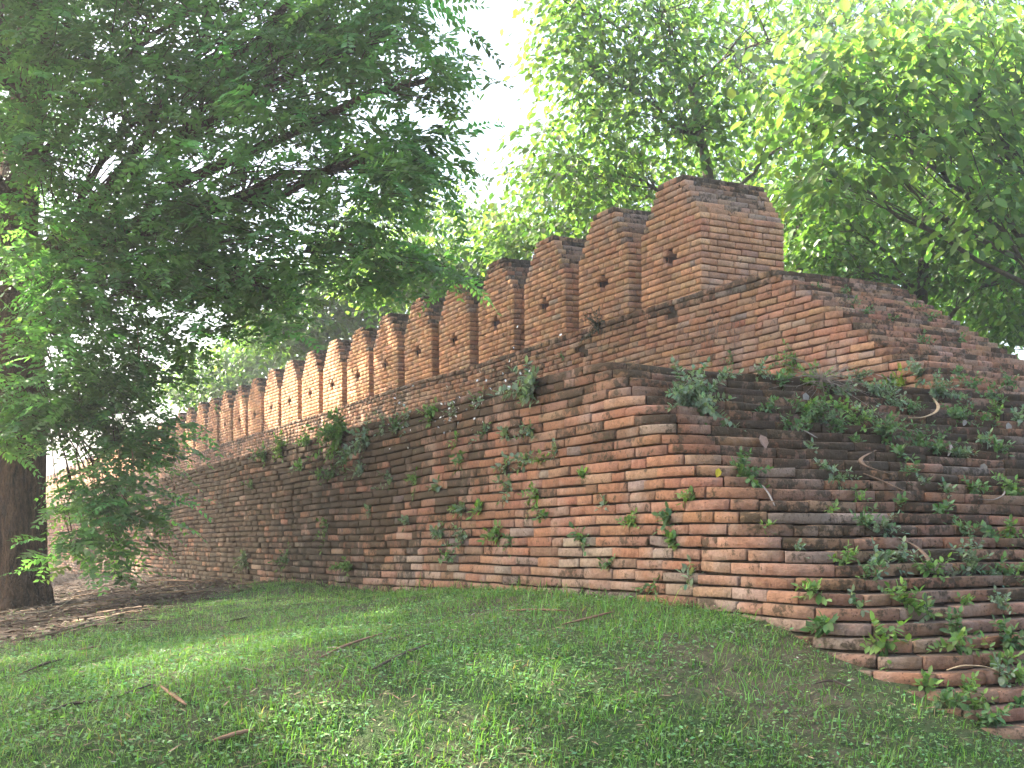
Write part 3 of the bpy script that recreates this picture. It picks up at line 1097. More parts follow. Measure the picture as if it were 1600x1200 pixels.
def broad_tree(label, base, lean, height, r0, lobes, leaf, per, base_col=GB, spread=0.30, group='broad-leaved trees behind the wall'):
    per, leaf = int(per * 1.35), leaf * 0.85
    """lobes: centre, radii, clusters; leaf: blade length; per: leaves per cluster"""
    x, y = base
    z0 = float(ground_z(x, y))
    t = np.linspace(0, 1, 9)
    P = np.column_stack([x + lean[0] * t ** 1.5, y + lean[1] * t ** 1.5, z0 - 0.1 + height * t])
    P[2:, :2] += rng.normal(0, 0.03, (7, 2)).cumsum(0) * 0.6
    R = r0 * (1 - 0.72 * t)
    root = thing('broad_leaved_tree', label, 'tree', (x, y, z0), 0, group)
    org = np.array([x, y, z0])
    b = B()
    tube(b, P, R, 12)
    link('trunk', b.mesh('trunk', origin=org, smooth=True), M_BARK2, root)
    cls = [lobe_points(c, r, n, 0.55) for c, r, n in lobes]
    for bb in skeleton(P, R, lobes, cls, 0.007, 0.28):
        link('limb', bb.mesh('limb', origin=org, smooth=True), M_BARK2, root)
    fb = B()
    for cl in cls:
        if not len(cl):
            continue
        C = np.repeat(cl, per, axis=0)
        n = len(C)
        off = rng.normal(0, spread, (n, 3)) * np.array([1, 1, 0.55])
        C = C + off
        az = np.arctan2(off[:, 1], off[:, 0]) + rng.normal(0, 0.8, n)
        A = np.column_stack([np.cos(az), np.sin(az), rng.normal(-0.75, 0.45, n)])
        Nn = np.column_stack([rng.normal(0, 0.45, n), rng.normal(0, 0.45, n), np.ones(n)]) + 0.5 * off / spread
        ln = leaf * rng.uniform(0.65, 1.25, n)
        clu = np.repeat(rng.lognormal(0, 0.15, len(cl)), per)
        col = leaf_cols(n, base_col, 0.2, 0.10)
        col[:, :3] *= clu[:, None]
        add_leaves(fb, C, A, Nn, ln, ln * rng.uniform(0.5, 0.68, n), col)
    link('crown', fb.mesh('crown', origin=org), M_LEAF_B, root)
    return root


broad_tree('broad-leaved tree with a leaning forked trunk rising right behind the large end merlon', (3.2, 16.0), (-0.9, -0.2), 6.5, 0.17,
           [(at(1060, 190, 15.5), (1.4, 1.2, 0.9), 40), (at(930, 110, 15.2), (1.0, 1.1, 0.95), 34), (at(900, 270, 15.6), (0.85, 1.0, 0.7), 26), (at(1030, 20, 15), (1.5, 1.4, 1.0), 40),
            (at(1200, 60, 15), (1.0, 1.0, 0.8), 14), (at(880, 0, 15), (0.6, 0.9, 0.8), 16), (at(1000, 310, 16.5), (1.0, 0.9, 0.5), 22), (at(1250, 210, 16), (0.8, 0.8, 0.5), 10)], 0.135, 30)
broad_tree('broad-leaved tree with large pale leaves on a bough reaching over the stepped wall end', (6.9, 14.8), (0.0, -0.2), 6.0, 0.075,
           [(at(1330, 120, 12.6), (0.95, 0.8, 0.55), 18), (at(1450, 70, 12.4), (0.9, 0.8, 0.6), 17), (at(1400, 210, 12.8), (0.8, 0.7, 0.45), 13), (at(1560, 40, 12.6), (0.8, 0.9, 0.7), 14),
            (at(1250, 180, 13.2), (0.55, 0.6, 0.4), 8), (at(1290, 280, 13.6), (0.5, 0.5, 0.3), 7), (at(1570, 230, 13.4), (0.6, 0.7, 0.7), 11), (at(1650, 120, 13.5), (0.8, 0.9, 1.1), 16), (at(1500, 180, 13.2), (0.7, 0.6, 0.5), 13), (at(1560, 330, 13.6), (0.5, 0.5, 0.5), 11), (at(1590, 130, 13.0), (0.6, 0.6, 0.5), 11)], 0.185, 24, (0.17, 0.27, 0.09))
broad_tree('broad-leaved tree with a split double stem standing behind the sloping wall end', (5.35, 16.6), (0.5, 0.2), 6.2, 0.15,
           [(at(1420, 280, 16.2), (1.1, 1.0, 0.6), 30), (at(1500, 360, 16), (0.9, 0.9, 0.55), 24), (at(1330, 350, 16.4), (0.75, 0.8, 0.55), 20), (at(1580, 420, 15.6), (0.6, 0.8, 0.6), 20),
            (at(1480, 170, 16.5), (1.0, 1.0, 0.6), 12), (at(1290, 400, 17), (0.4, 0.5, 0.45), 10), (at(1600, 320, 16.5), (0.9, 0.9, 0.8), 24), (at(1350, 440, 16.8), (0.6, 0.6, 0.3), 14), (at(1450, 440, 16.8), (0.6, 0.6, 0.3), 16), (at(1540, 290, 15.4), (0.7, 0.6, 0.5), 20)], 0.145, 28, (0.11, 0.195, 0.05))
broad_tree('slender broad-leaved tree whose thin straight trunk shows between end merlon and split stem', (4.15, 17.6), (0.05, 0.1), 6.8, 0.11,
           [(at(1260, 300, 17.4), (0.9, 0.8, 0.55), 22), (at(1180, 160, 17.6), (1.0, 1.0, 0.7), 14), (at(1330, 90, 17.5), (1.0, 1.0, 0.7), 12), (at(1240, 370, 17.8), (0.6, 0.6, 0.35), 12)], 0.14, 28)
broad_tree('broad-leaved tree with dark foliage filling the gap beside the stepped wall end', (8.2, 17.5), (-0.4, -0.3), 6.5, 0.18,
           [(at(1600, 480, 17), (0.7, 0.8, 0.5), 22), (at(1660, 330, 16.5), (1.2, 1.1, 1.0), 30), (at(1560, 500, 17.5), (0.7, 0.7, 0.4), 18), (at(1700, 150, 16), (1.2, 1.2, 1.2), 26), (at(1520, 460, 18), (0.8, 0.7, 0.4), 18)],
           0.15, 28, (0.09, 0.17, 0.045))
broad_tree('pale broad-leaved tree behind the third and fourth merlons from the near end', (2.1, 20.0), (-0.2, 0.1), 6.0, 0.15,
           [(at(860, 350, 19.5), (1.1, 1.1, 0.5), 32), (at(940, 300, 19.5), (1.0, 1.0, 0.7), 28), (at(800, 380, 20), (0.8, 0.9, 0.45), 20), (at(960, 200, 19.5), (1.0, 1.0, 0.8), 24), (at(850, 250, 19.5), (0.45, 0.7, 0.6), 14)], 0.15, 28, (0.12, 0.2, 0.05))
broad_tree('sunlit broad-leaved tree showing under the feathery branch tips behind the middle merlons', (-0.6, 24.0), (-0.3, 0.1), 6.3, 0.17,
           [(at(700, 410, 23), (1.4, 1.3, 0.6), 42), (at(620, 430, 23.5), (1.2, 1.2, 0.6), 34), (at(760, 360, 23), (0.9, 1.0, 0.45), 22), (at(640, 330, 24), (1.3, 1.2, 0.7), 30), (at(660, 460, 23), (1.3, 1.0, 0.4), 30), (at(730, 430, 23), (1.0, 1.0, 0.4), 24)], 0.16, 28, (0.125, 0.205, 0.052))
broad_tree('bushy broad-leaved tree behind the row of sunlit merlons', (-3.6, 28.5), (-0.2, 0.1), 6.2, 0.17,
           [(at(540, 460, 27.5), (1.5, 1.3, 0.8), 50), (at(460, 460, 28), (1.3, 1.2, 0.8), 44), (at(440, 520, 28), (1.2, 1.0, 0.6), 34), (at(580, 390, 28), (1.2, 1.1, 0.7), 28), (at(510, 520, 28), (1.2, 1.0, 0.5), 30), (at(600, 480, 27.5), (1.2, 1.0, 0.5), 30)], 0.18, 28, (0.11, 0.19, 0.05))
broad_tree('smaller pale green tree far along the wall beyond the drooping branch', (-8.0, 36.5), (-0.1, 0.1), 5.4, 0.16,
           [(at(410, 550, 35), (1.6, 1.4, 0.8), 50), (at(350, 575, 36), (1.5, 1.2, 0.7), 44), (at(295, 610, 37), (1.2, 1.0, 0.6), 32), (at(440, 510, 36), (1.3, 1.1, 0.6), 28), (at(370, 605, 35), (1.4, 1.1, 0.5), 30)], 0.20, 26, (0.13, 0.215, 0.06))
for lab, (x, y), fr in (('far broad-leaved tree seen between the leaning trunk and the thin straight trunk', (6.2, 25.0), ((1190, 330), (1290, 300), (1100, 250), (1270, 400), (1250, 120), (1140, 60), (1300, 30))),
                        ('far broad-leaved tree glimpsed right of the split double stem', (9.2, 26.5), ((1440, 420), (1530, 350), (1480, 230), (1350, 330), (1440, 110), (1540, 150), (1390, 20))),
                        ('far broad-leaved tree glimpsed low behind the split double stem', (8.0, 29.0), ((1350, 430), (1280, 400), (1400, 330))),
                        ('far broad-leaved tree closing the view at the outer edge of the wall end', (12.0, 27.5), ((1600, 430), (1640, 250), (1560, 500), (1600, 80), (1500, 10)))):
    broad_tree(lab, (x, y), (0, 0), 7.0, 0.18, [(at(px, py, y - 1), (1.7, 1.5, 1.0), 34) for px, py in fr], 0.19, 24, (0.12, 0.2, 0.05))

# ------------------------------------------------------------------ grass, ground cover, litter
def pnoise(x, y, s, ph=0.0):
    return (np.sin(1.7 * x * s + 0.9 * y * s + ph) + np.sin(-1.1 * x * s + 2.3 * y * s + 1.7 + ph) + np.sin(2.9 * x * s - 1.3 * y * s + 3.1 * ph + 0.4)) / 3


def litter_mask(x, y):
    edge = -2.75 + 0.22 * pnoise(x, y, 2.0, 1.0) + 0.10 * pnoise(x, y, 6.0, 2.0)
    m = 1 / (1 + np.exp((x - edge) / 0.14))
    return m * (1 / (1 + np.exp(-(y - 7.0 - 0.4 * pnoise(x, y, 1.5)) / 0.3)))


def off_wall(x, y):
    u, v = to_uv(x, y)
    z = ground_z(x, y)
    o = (v > vf_low(z) + 0.01) | (u < ue_low(z) - 0.01)
    R = rad_low(z)
    a_, b_ = ue_low(z) + R - u, v - (vf_low(z) - R)
    return o | ((a_ > 0) & (b_ > 0) & (a_ * a_ + b_ * b_ > R * R))


def bare(x, y):
    """worn patches where the soil shows"""
    b_ = np.clip(pnoise(x, y, 1.6, 0.6) * 0.8 + pnoise(x, y, 4.3, 2.2) * 0.6 + pnoise(x, y, 11.0, 0.3) * 0.3 - 0.15, 0, 1)
    e = np.exp(-(((x - 1.42) / 0.42) ** 2 + ((y - 4.75) / 0.35) ** 2))
    return np.clip(b_ * 0.9 + e * 0.75, 0, 1)


def ground_samples(n, y0, y1):
    Y = np.exp(rng.uniform(math.log(y0), math.log(y1), n))
    K = rng.uniform(-0.56, 0.56, n)
    return K * Y, Y


def grass_mesh(n, y0, y1, h0, h1, w, seed_ph, tall=False):
    x, y = ground_samples(n, y0, y1)
    ok = off_wall(x, y)
    ok &= rng.uniform(0, 1, n) > litter_mask(x, y) * 0.96
    ok &= rng.uniform(0, 1, n) > bare(x, y) * 0.93
    x, y = x[ok], y[ok]
    n = len(x)
    clump = np.clip(0.55 + 0.8 * pnoise(x, y, 3.1, seed_ph) + 0.5 * pnoise(x, y, 8.0, seed_ph + 1), 0.22, 1.6)
    u, v = to_uv(x, y)
    wallside = np.exp(-np.clip(np.minimum(abs(v - 3.05), 3), 0, 3) / 0.35) * (u > -4.8)
    h = rng.uniform(h0, h1, n) * (0.55 + 0.6 * clump) * (1 + 1.0 * wallside * rng.uniform(0, 1.3, n))
    az = rng.uniform(0, 2 * math.pi, n)
    lean = rng.uniform(0.2, 1.25, n)
    D = np.column_stack([np.cos(az), np.sin(az)])
    S = np.column_stack([-D[:, 1], D[:, 0]])
    p = np.column_stack([x, y, ground_z(x, y) - 0.004])
    ww = w * rng.uniform(0.7, 1.4, n)

    def stn(t, wf):
        q = p.copy()
        q[:, :2] += D * (lean * h * t * t)[:, None]
        q[:, 2] += h * t * (1 - 0.35 * lean * t)
        d = np.column_stack([S, np.zeros(n)]) * (ww * wf)[:, None]
        return q - d, q + d
    a0, b0 = stn(0, 1.0)
    a1, b1 = stn(0.55, 0.75)
    t_, _ = stn(1.0, 0.0)
    V = np.stack([a0, b0, b1, a1, t_], 1)
    i = np.arange(n)[:, None] * 5
    c = leaf_cols(n, (0.112, 0.225, 0.060), 0.24, 0.10)
    dry = rng.uniform(0, 1, n) < 0.03
    c[dry, :3] = np.array([0.25, 0.21, 0.11]) * rng.uniform(0.6, 1.2, (dry.sum(), 1))
    c = np.repeat(c, 5, axis=0)
    return V.reshape(-1, 3), [i + np.array([[0, 1, 2, 3]]), i + np.array([[3, 2, 4]])], c


# dark humus under the big tree
me_ = ground.data
co = np.empty(len(me_.vertices) * 3, np.float32)
me_.vertices.foreach_get('co', co)
co = co.reshape(-1, 3)
cc = np.tile(np.array([0.1, 0.1, 0.05, 0.0], np.float32), (len(co), 1))
cc[:, 3] = litter_mask(co[:, 0], co[:, 1]) * (np.abs(co[:, 0]) < 30)
me_.color_attributes['tint'].data.foreach_set('color', cc.ravel())

b = B()
b.add(*grass_mesh(200000, 3.2, 15.5, 0.014, 0.042, 0.0018, 0.3))
b.add(*grass_mesh(26000, 3.2, 16.0, 0.045, 0.10, 0.0022, 1.9))
g = link('grass', b.mesh('grass'), M_GRASS, kind='stuff')
g['label'] = 'short green grass covering the bank below the wall'

b = B()
n = 95000
x, y = ground_samples(n, 3.2, 13.0)
ok = off_wall(x, y) & (rng.uniform(0, 1, n) > litter_mask(x, y) * 0.97) & (rng.uniform(0, 1, n) > bare(x, y) * 0.7) & (pnoise(x, y, 2.3, 4.0) + 0.5 * pnoise(x, y, 9.0, 1.0) > -0.55)
x, y = x[ok], y[ok]
n = len(x)
az = rng.uniform(0, 6.28, n)
add_leaves(b, np.column_stack([x, y, ground_z(x, y) + rng.uniform(0.004, 0.03, n)]), np.column_stack([np.cos(az), np.sin(az), rng.uniform(-0.1, 0.6, n)]),
           np.column_stack([rng.normal(0, 0.3, (n, 2)), np.ones(n)]), rng.uniform(0.010, 0.026, n), rng.uniform(0.008, 0.017, n), leaf_cols(n, (0.122, 0.225, 0.09), 0.28), KITE, KITE_F)
g = link('ground_cover', b.mesh('ground_cover'), M_WEED, kind='stuff')
g['label'] = 'low broad-leaved ground cover growing among the grass'

b = B()
n = 15000
n = 23000
x = np.concatenate([rng.uniform(-8.5, -1.6, 15000), rng.uniform(-14, -4, 8000)])
y = np.concatenate([rng.uniform(6.5, 18, 15000), rng.uniform(18, 36, 8000)])
ok = off_wall(x, y) & (rng.uniform(0, 1, n) < litter_mask(x, y))
x, y = x[ok], y[ok]
n = len(x)
az = rng.normal(0.25, 0.9, n)
strip = rng.uniform(0, 1, n) < 0.5
L = np.where(strip, rng.uniform(0.06, 0.26, n), rng.uniform(0.03, 0.07, n))
W = np.where(strip, rng.uniform(0.006, 0.016, n), L * 0.5)
pc = np.array([[0.20, 0.13, 0.085], [0.30, 0.22, 0.15], [0.11, 0.07, 0.045], [0.26, 0.14, 0.08], [0.36, 0.30, 0.23]])[rng.integers(0, 5, n)] * rng.uniform(0.2, 0.65, (n, 1))
add_leaves(b, np.column_stack([x, y, ground_z(x, y) + rng.uniform(0.004, 0.035, n)]), np.column_stack([np.cos(az), np.sin(az), rng.normal(0, 0.12, n)]),
           np.column_stack([rng.normal(0, 0.35, (n, 2)), np.ones(n)]), L, W, np.hstack([pc, np.zeros((n, 1))]))
for _ in range(150):
    x_, y_ = rng.uniform(-7.5, -2.6), rng.uniform(7.3, 17)
    if rng.random() > litter_mask(np.array(x_), np.array(y_)) or not off_wall(np.array(x_), np.array(y_)):
        continue
    a_, l_ = rng.normal(0.25, 0.8), rng.uniform(0.15, 0.6)
    t_ = np.linspace(-0.5, 0.5, 5)
    q = np.column_stack([x_ + l_ * t_ * math.cos(a_), y_ + l_ * t_ * math.sin(a_), np.zeros(5)])
    q[:, :2] += rng.normal(0, 0.012, (5, 2))
    q[:, 2] = ground_z(q[:, 0], q[:, 1]) + 0.012 + 0.03 * rng.random() * (t_ + 0.5)
    k_ = rng.uniform(0.5, 1.2)
    tube(b, q, np.linspace(0.006, 0.003, 5) * rng.uniform(0.7, 1.8), 4, (0.30 * k_, 0.20 * k_, 0.125 * k_, 0))
g = link('leaf_litter', b.mesh('leaf_litter'), M_DRY, kind='stuff')
g['label'] = 'brown litter of dead leaves and bark strips under the big tree'

# ground scraps scattered in the lawn: pale bits of leaf
b = B()
n = 9000
x, y = ground_samples(n, 3.3, 12)
ok = off_wall(x, y)
x, y = x[ok], y[ok]
n = len(x)
az = rng.uniform(0, 6.28, n)
pc = np.array([[0.5, 0.46, 0.4], [0.33, 0.24, 0.15], [0.20, 0.13, 0.08]])[rng.choice(3, n, p=[0.03, 0.5, 0.47])] * rng.uniform(0.6, 1.1, (n, 1))
add_leaves(b, np.column_stack([x, y, ground_z(x, y) + rng.uniform(0.004, 0.025, n)]), np.column_stack([np.cos(az), np.sin(az), rng.normal(0, 0.2, n)]),
           np.column_stack([rng.normal(0, 0.3, (n, 2)), np.ones(n)]), rng.uniform(0.012, 0.06, n), rng.uniform(0.002, 0.008, n), np.hstack([pc, np.zeros((n, 1))]))
g = link('lawn_debris', b.mesh('lawn_debris'), M_DRY, kind='stuff')
g['label'] = 'small dead leaf scraps scattered through the lawn'

# ------------------------------------------------------------------ weeds on the wall
def out_normal(p):
    u, v = to_uv(p[0], p[1])
    z = p[2]
    if z > ZT - 0.01 and v < 0.4:
        du, dv = abs(u - ue_up(z)), abs(v - vf_up(z))
    else:
        du, dv = abs(u - ue_low(z)), abs(v - vf_low(z))
    if du < dv:
        n2 = -DIR
        return unit(np.array([n2[0], n2[1], 0.7]))
    return np.array([NRM[0], NRM[1], 0.15])


ORD = ['first', 'second', 'third', 'fourth', 'fifth', 'sixth', 'seventh', 'eighth', 'ninth', 'tenth', 'eleventh', 'twelfth', 'thirteenth', 'fourteenth', 'fifteenth', 'sixteenth', 'seventeenth']
MARKS = []                          # landmarks on the wall end, by pixel


def tone(col):
    return 'bright green' if col is FRESH else 'grey-green' if col is GREY else 'mid-green'


def direction(dx, dy):
    if abs(dx) > abs(dy):
        return 'left of' if dx < 0 else 'right of'
    return 'above' if dy < 0 else 'below'


def single_out(rows, first, spare):
    """labels for look-alike weeds: by what they stand beside; FIRST gives a label for row i and try k"""
    if spare:
        base = [first(row, 0) for row in rows]
        out = list(base)
        for lab in set(base):
            same = sorted((i for i in range(len(rows)) if base[i] == lab), key=lambda i: rows[i][0])
            names = ['left', 'right'] if len(same) == 2 else ['leftmost'] + ['second', 'third', 'fourth'][:max(len(same) - 2, 0)] + ['rightmost']
            if len(same) > 1:
                for i, w_ in zip(same, names):
                    out[i] = w_ + ' ' + lab
        return out
    used, out = set(), []
    for i, row in enumerate(rows):
        for k in range(40):
            lab = first(row, k)
            if lab not in used:
                break
        used.add(lab)
        out.append(lab)
    return out


def face_label(row, k):
    px, py, s, col = row
    kk = (px - 800) / FPX
    u = (1.75 - 11.2 * kk) / (0.451 + 0.893 * kk)
    m = int(u // MP)
    p, _ = hit(px, py)
    g = A_of_u(to_uv(p[0], p[1])[0])
    t = (p[2] - g) / (ZT - g)
    band = ['near the foot', 'in the lower part', 'at mid height', 'in the upper part', 'near the top'][int(np.clip(t * 5, 0, 4))]
    size = 'tiny' if s < 13 else 'small' if s < 21 else 'sizeable'
    where = f'below the {ORD[m]} merlon' if 0 <= m < len(ORD) else 'by the wall corner'
    return f'{size} {tone(col)} weed {band} of terrace wall {where}'


def end_label(row, k):
    px, py, s, col = row
    d = sorted(MARKS, key=lambda m: (m[0] - px) ** 2 + (m[1] - py) ** 2)
    m = d[k % len(d)]
    size = 'tiny' if s < 13 else 'small' if s < 23 else 'sizeable'
    return ' '.join(f'{size} {tone(col)} weed {direction(px - m[0], py - m[1])} the {m[2]}'.split())


def weed(px, py, size, label, group=None, leaf=0.04, col=(0.085, 0.15, 0.06), dense=1.0, flowers=0, name='weed', slim=0.52, lift=0.7):
    p, kind = hit(px, py)
    if kind is None:
        return
    nrm = out_normal(p) if kind != 'ground' else np.array([0, 0, 1.0])
    R = 1.28 * size / FPX * p[1]
    leaf = leaf * 1.15
    root = thing(name, label, 'plant', tuple(p), 0, group)
    ns = max(4, int(3 + R * 36 * dense))
    sb, lb = B(), B()
    C, A, L = [], [], []
    for s in range(ns):
        d = unit(nrm * 0.45 + np.array([0, 0, lift * 0.6]) + rng.normal(0, 0.75, 3))
        if d @ nrm < 0.1:
            d = unit(d + nrm * 0.5)
        ln = R * rng.uniform(0.5, 1.25)
        org = rng.normal(0, 0.12 * R, 3) * (1 - abs(nrm))
        t = np.linspace(0, 1, 5)[:, None]
        P = org + d * ln * t
        P[:, 2] -= 0.25 * ln * (t[:, 0] ** 2)
        tube(sb, P, np.linspace(0.0022, 0.001, 5), 3, (0.10, 0.12, 0.05, 0))
        m = max(3, int(ln / leaf * 2.4 * dense))
        for q in range(m):
            tt = (q + 0.6) / m
            pos = np.array([np.interp(tt, t[:, 0], P[:, i]) for i in range(3)])
            aa = rng.uniform(0, 6.28)
            sd = unit(np.cross(d, np.array([math.cos(aa), math.sin(aa), 0.3])))
            C.append(pos)
            A.append(sd * 0.9 + d * 0.45 + np.array([0, 0, -0.1]))
            L.append(leaf * rng.uniform(0.55, 1.15) * (1.05 - 0.35 * tt))
        C.append(P[-1]); A.append(d); L.append(leaf * 0.8)
    C, A, L = np.array(C), np.array(A), np.array(L)
    Nn = np.tile(np.array([0, 0, 1.0]) + 0.5 * nrm, (len(C), 1)) + rng.normal(0, 0.35, (len(C), 3))
    add_leaves(lb, C, A, Nn, L, L * slim * 1.1, leaf_cols(len(C), col, 0.2, 0.08))
    link('stems', sb.mesh('stems'), M_WEED, root)
    link('leaves', lb.mesh('leaves'), M_WEED, root)
    if flowers:
        fb = B()
        k = flowers
        C = rng.normal(0, 1, (k, 3)) * np.array([0.55, 0.55, 0.9]) * R + nrm * 0.35 * R
        add_leaves(fb, C, rng.normal(0, 1, (k, 3)), rng.normal(0, 1, (k, 3)), 0.022, 0.014, np.tile(np.array([[0.75, 0.74, 0.72, 0]]), (k, 1)))
        link('petals', fb.mesh('petals'), M_DRY, root, kind='stuff')
    return root


G1, G2, G3 = 'weeds on the terrace wall face', 'weeds on the stepped wall end', 'weeds on the upper wall'
GREY = (0.15, 0.21, 0.135)
FRESH = (0.13, 0.22, 0.06)
# the large ones
weed(1082, 632, 62, 'large grey-green bush sprouting near the top corner of the stepped wall end', leaf=0.042, col=GREY, dense=2.6)
weed(535, 676, 42, 'bright green clump of weeds on the terrace wall edge below the middle merlons', leaf=0.07, col=FRESH, dense=2.2)
weed(575, 690, 30, 'grey-green weed trailing beside the bright clump on the terrace wall edge', leaf=0.06, col=GREY, dense=1.6)
weed(832, 612, 42, 'grey-green weed with white petals on the terrace wall edge near the corner', leaf=0.06, col=GREY, dense=1.8, flowers=16)
weed(1157, 742, 30, 'dense round weed beside the yellow leaf near the wall corner', leaf=0.035, dense=2.6)
weed(1273, 662, 44, 'wide leafy weed below the grey fallen leaf on the stepped wall end', leaf=0.036, dense=2.0)
weed(1380, 684, 42, 'broad weed clump above the curled brown pod on the stepped wall end', leaf=0.036, dense=1.8)
weed(1412, 600, 24, 'yellow-green strap-leaved fern on the stepped wall end', leaf=0.075, col=(0.16, 0.22, 0.03), dense=1.4, slim=0.2)
weed(1465, 618, 36, 'upright feathery weed inside the bent pale pod', leaf=0.032, dense=2.0, col=GREY)
weed(1460, 706, 36, 'scruffy weed left of the upright grey sliver on the stepped wall end', leaf=0.036, dense=1.6)
weed(1375, 1005, 36, 'broad-leaved weed standing in front of the lowest courses where grass meets wall', leaf=0.055, col=FRESH, dense=1.8)
weed(1294, 980, 24, 'broad-leaved weed at the grass edge beside the wall corner', leaf=0.055, col=(0.07, 0.14, 0.045), dense=1.8)
weed(1278, 925, 30, 'spreading yellow-green weed on the rounded wall corner', leaf=0.045, col=FRESH, dense=1.5)
weed(1410, 945, 34, 'leafy weed hanging over several low treads of the stepped wall end', leaf=0.045, col=FRESH, dense=1.7)
weed(1578, 1005, 40, 'dense weed at the outer edge of the lower treads', leaf=0.045, dense=1.8)
weed(1516, 890, 40, 'grey-green weed trailing down two treads of the stepped wall end', leaf=0.036, col=GREY, dense=1.8)
weed(1585, 770, 34, 'bright bushy weed beside the hooked thin pod on the outer treads', leaf=0.04, col=FRESH, dense=1.7)
weed(1243, 572, 34, 'fresh green weed growing at the foot of the upper wall', leaf=0.034, col=FRESH, dense=1.7)
weed(1188, 588, 26, 'spindly grey weed at the foot of the upper wall', leaf=0.03, col=GREY, dense=1.4)
weed(715, 648, 18, 'drooping weed with white petals on the dark stretch of terrace wall edge', leaf=0.04, col=GREY, flowers=34)
weed(640, 655, 18, 'weed with scattered white petals left of the white-flowered droop', leaf=0.04, col=GREY, flowers=22)
weed(752, 632, 16, 'small weed under a spray of white petals at the terrace wall edge', leaf=0.05, col=GREY, flowers=16)
weed(936, 512, 30, 'dark withered weed on the upper wall edge below the second merlon', leaf=0.025, col=(0.045, 0.055, 0.045), dense=1.8, name='withered_weed')
MARKS += [(1082, 632, 'large grey-green bush'), (1157, 742, 'round weed by the yellow leaf'), (1412, 600, 'strap-leaved fern'), (1465, 640, 'bent tan pod'), (1365, 722, 'curled brown pod'), (1256, 622, 'crumpled pale leaf'),
          (1425, 860, 'arched brown pod'), (1515, 1046, 'low arching pod'), (1375, 1005, 'broad-leaved weed at the grass edge'), (1550, 780, 'thin hooked pod'), (1505, 662, 'small curled grey leaf'), (1572, 668, 'outer grey leaf'),
          (1185, 690, 'brown heart-shaped leaf'), (1278, 925, 'spreading weed on the rounded corner'), (1516, 890, 'weed trailing down two treads'), (1578, 1005, 'dense weed on the outer low treads'), (1535, 732, 'flat grey leaf'),
          (1243, 572, 'weed at the foot of the upper wall'), (1410, 945, 'weed hanging over low treads'), (1482, 705, 'upright grey sliver')]
DKG = (0.095, 0.17, 0.07)
rows = []
for px, py, s in ((440, 702, 24), (415, 716, 22), (675, 650, 18), (792, 677, 20), (759, 677, 18), (830, 679, 22), (725, 719, 24), (822, 720, 24), (849, 719, 18), (792, 731, 18), (841, 776, 26), (796, 762, 18),
                  (849, 811, 18), (612, 755, 24), (569, 741, 20), (650, 751, 18), (522, 743, 20), (543, 720, 22), (678, 646, 18), (716, 690, 14), (691, 839, 20), (725, 842, 26), (781, 841, 24), (909, 846, 22),
                  (987, 818, 24), (1051, 809, 20), (1089, 772, 22), (513, 829, 22), (714, 795, 14), (753, 795, 12), (684, 761, 12), (946, 787, 10), (912, 748, 10), (700, 876, 24), (549, 889, 26), (955, 884, 20),
                  (725, 800, 12), (1086, 902, 22), (1022, 916, 22), (1056, 848, 18), (470, 730, 16), (500, 745, 14), (395, 760, 14), (580, 800, 12), (640, 815, 14), (800, 845, 16), (870, 700, 12), (600, 665, 20), (622, 668, 16), (480, 690, 20),
                  (385, 880, 20), (450, 872, 22)):
    rows.append((px, py, s, FRESH if rng.random() < 0.3 else GREY if rng.random() < 0.5 else DKG))
for (px, py, s, c), lab in zip(rows, single_out(rows, face_label, True)):
    weed(px, py, s * 0.9, lab, G1, leaf=rng.uniform(0.035, 0.055), col=c, dense=rng.uniform(1.0, 1.9))
rows = []
for px, py, s in ((1277, 604, 28), (1345, 597, 26), (1517, 608, 24), (1551, 623, 20), (1491, 653, 28), (1232, 667, 18), (1337, 664, 22), (1397, 634, 24), (1292, 738, 16), (1305, 750, 18), (1416, 744, 24), (1517, 765, 16),
                  (1536, 690, 18), (1352, 826, 24), (1379, 829, 24), (1502, 828, 20), (1547, 835, 16), (1322, 879, 22), (1352, 902, 26), (1371, 879, 24), (1405, 878, 24), (1459, 896, 24), (1566, 896, 24), (1490, 990, 24),
                  (1487, 1011, 26), (1559, 1029, 26), (1562, 1056, 26), (1476, 1097, 22), (1525, 1104, 22), (1540, 1131, 26), (1446, 1074, 16), (1592, 894, 20), (1244, 861, 10), (1195, 827, 9), (1506, 947, 14),
                  (1220, 600, 14), (1308, 640, 14), (1420, 640, 16), (1560, 650, 16), (1330, 690, 10), (1440, 760, 14), (1590, 660, 22), (1480, 770, 12), (1265, 705, 12), (1300, 800, 9), (1405, 790, 10), (1590, 1100, 22), (1145, 560, 12), (1130, 590, 14), (1590, 1060, 16), (1200, 640, 16), (1320, 615, 20), (1365, 615, 22), (1440, 585, 18), (1490, 585, 16), (1575, 600, 20), (1300, 665, 20), (1350, 650, 20), (1430, 690, 22), (1500, 715, 20), (1400, 715, 18), (1540, 655, 18), (1555, 705, 18), (1340, 780, 14), (1470, 800, 16), (1575, 835, 18), (1260, 640, 16), (1395, 600, 18), (1560, 945, 20), (1450, 960, 18), (1330, 940, 16), (1510, 1075, 18)):
    rows.append((px, py, s, FRESH if rng.random() < 0.35 else GREY if rng.random() < 0.4 else DKG))
for (px, py, s, c), lab in zip(rows, single_out(rows, end_label, None)):
    weed(px, py, s * 1.2, lab, G2, leaf=rng.uniform(0.028, 0.045), col=c, dense=rng.uniform(1.1, 2.0))
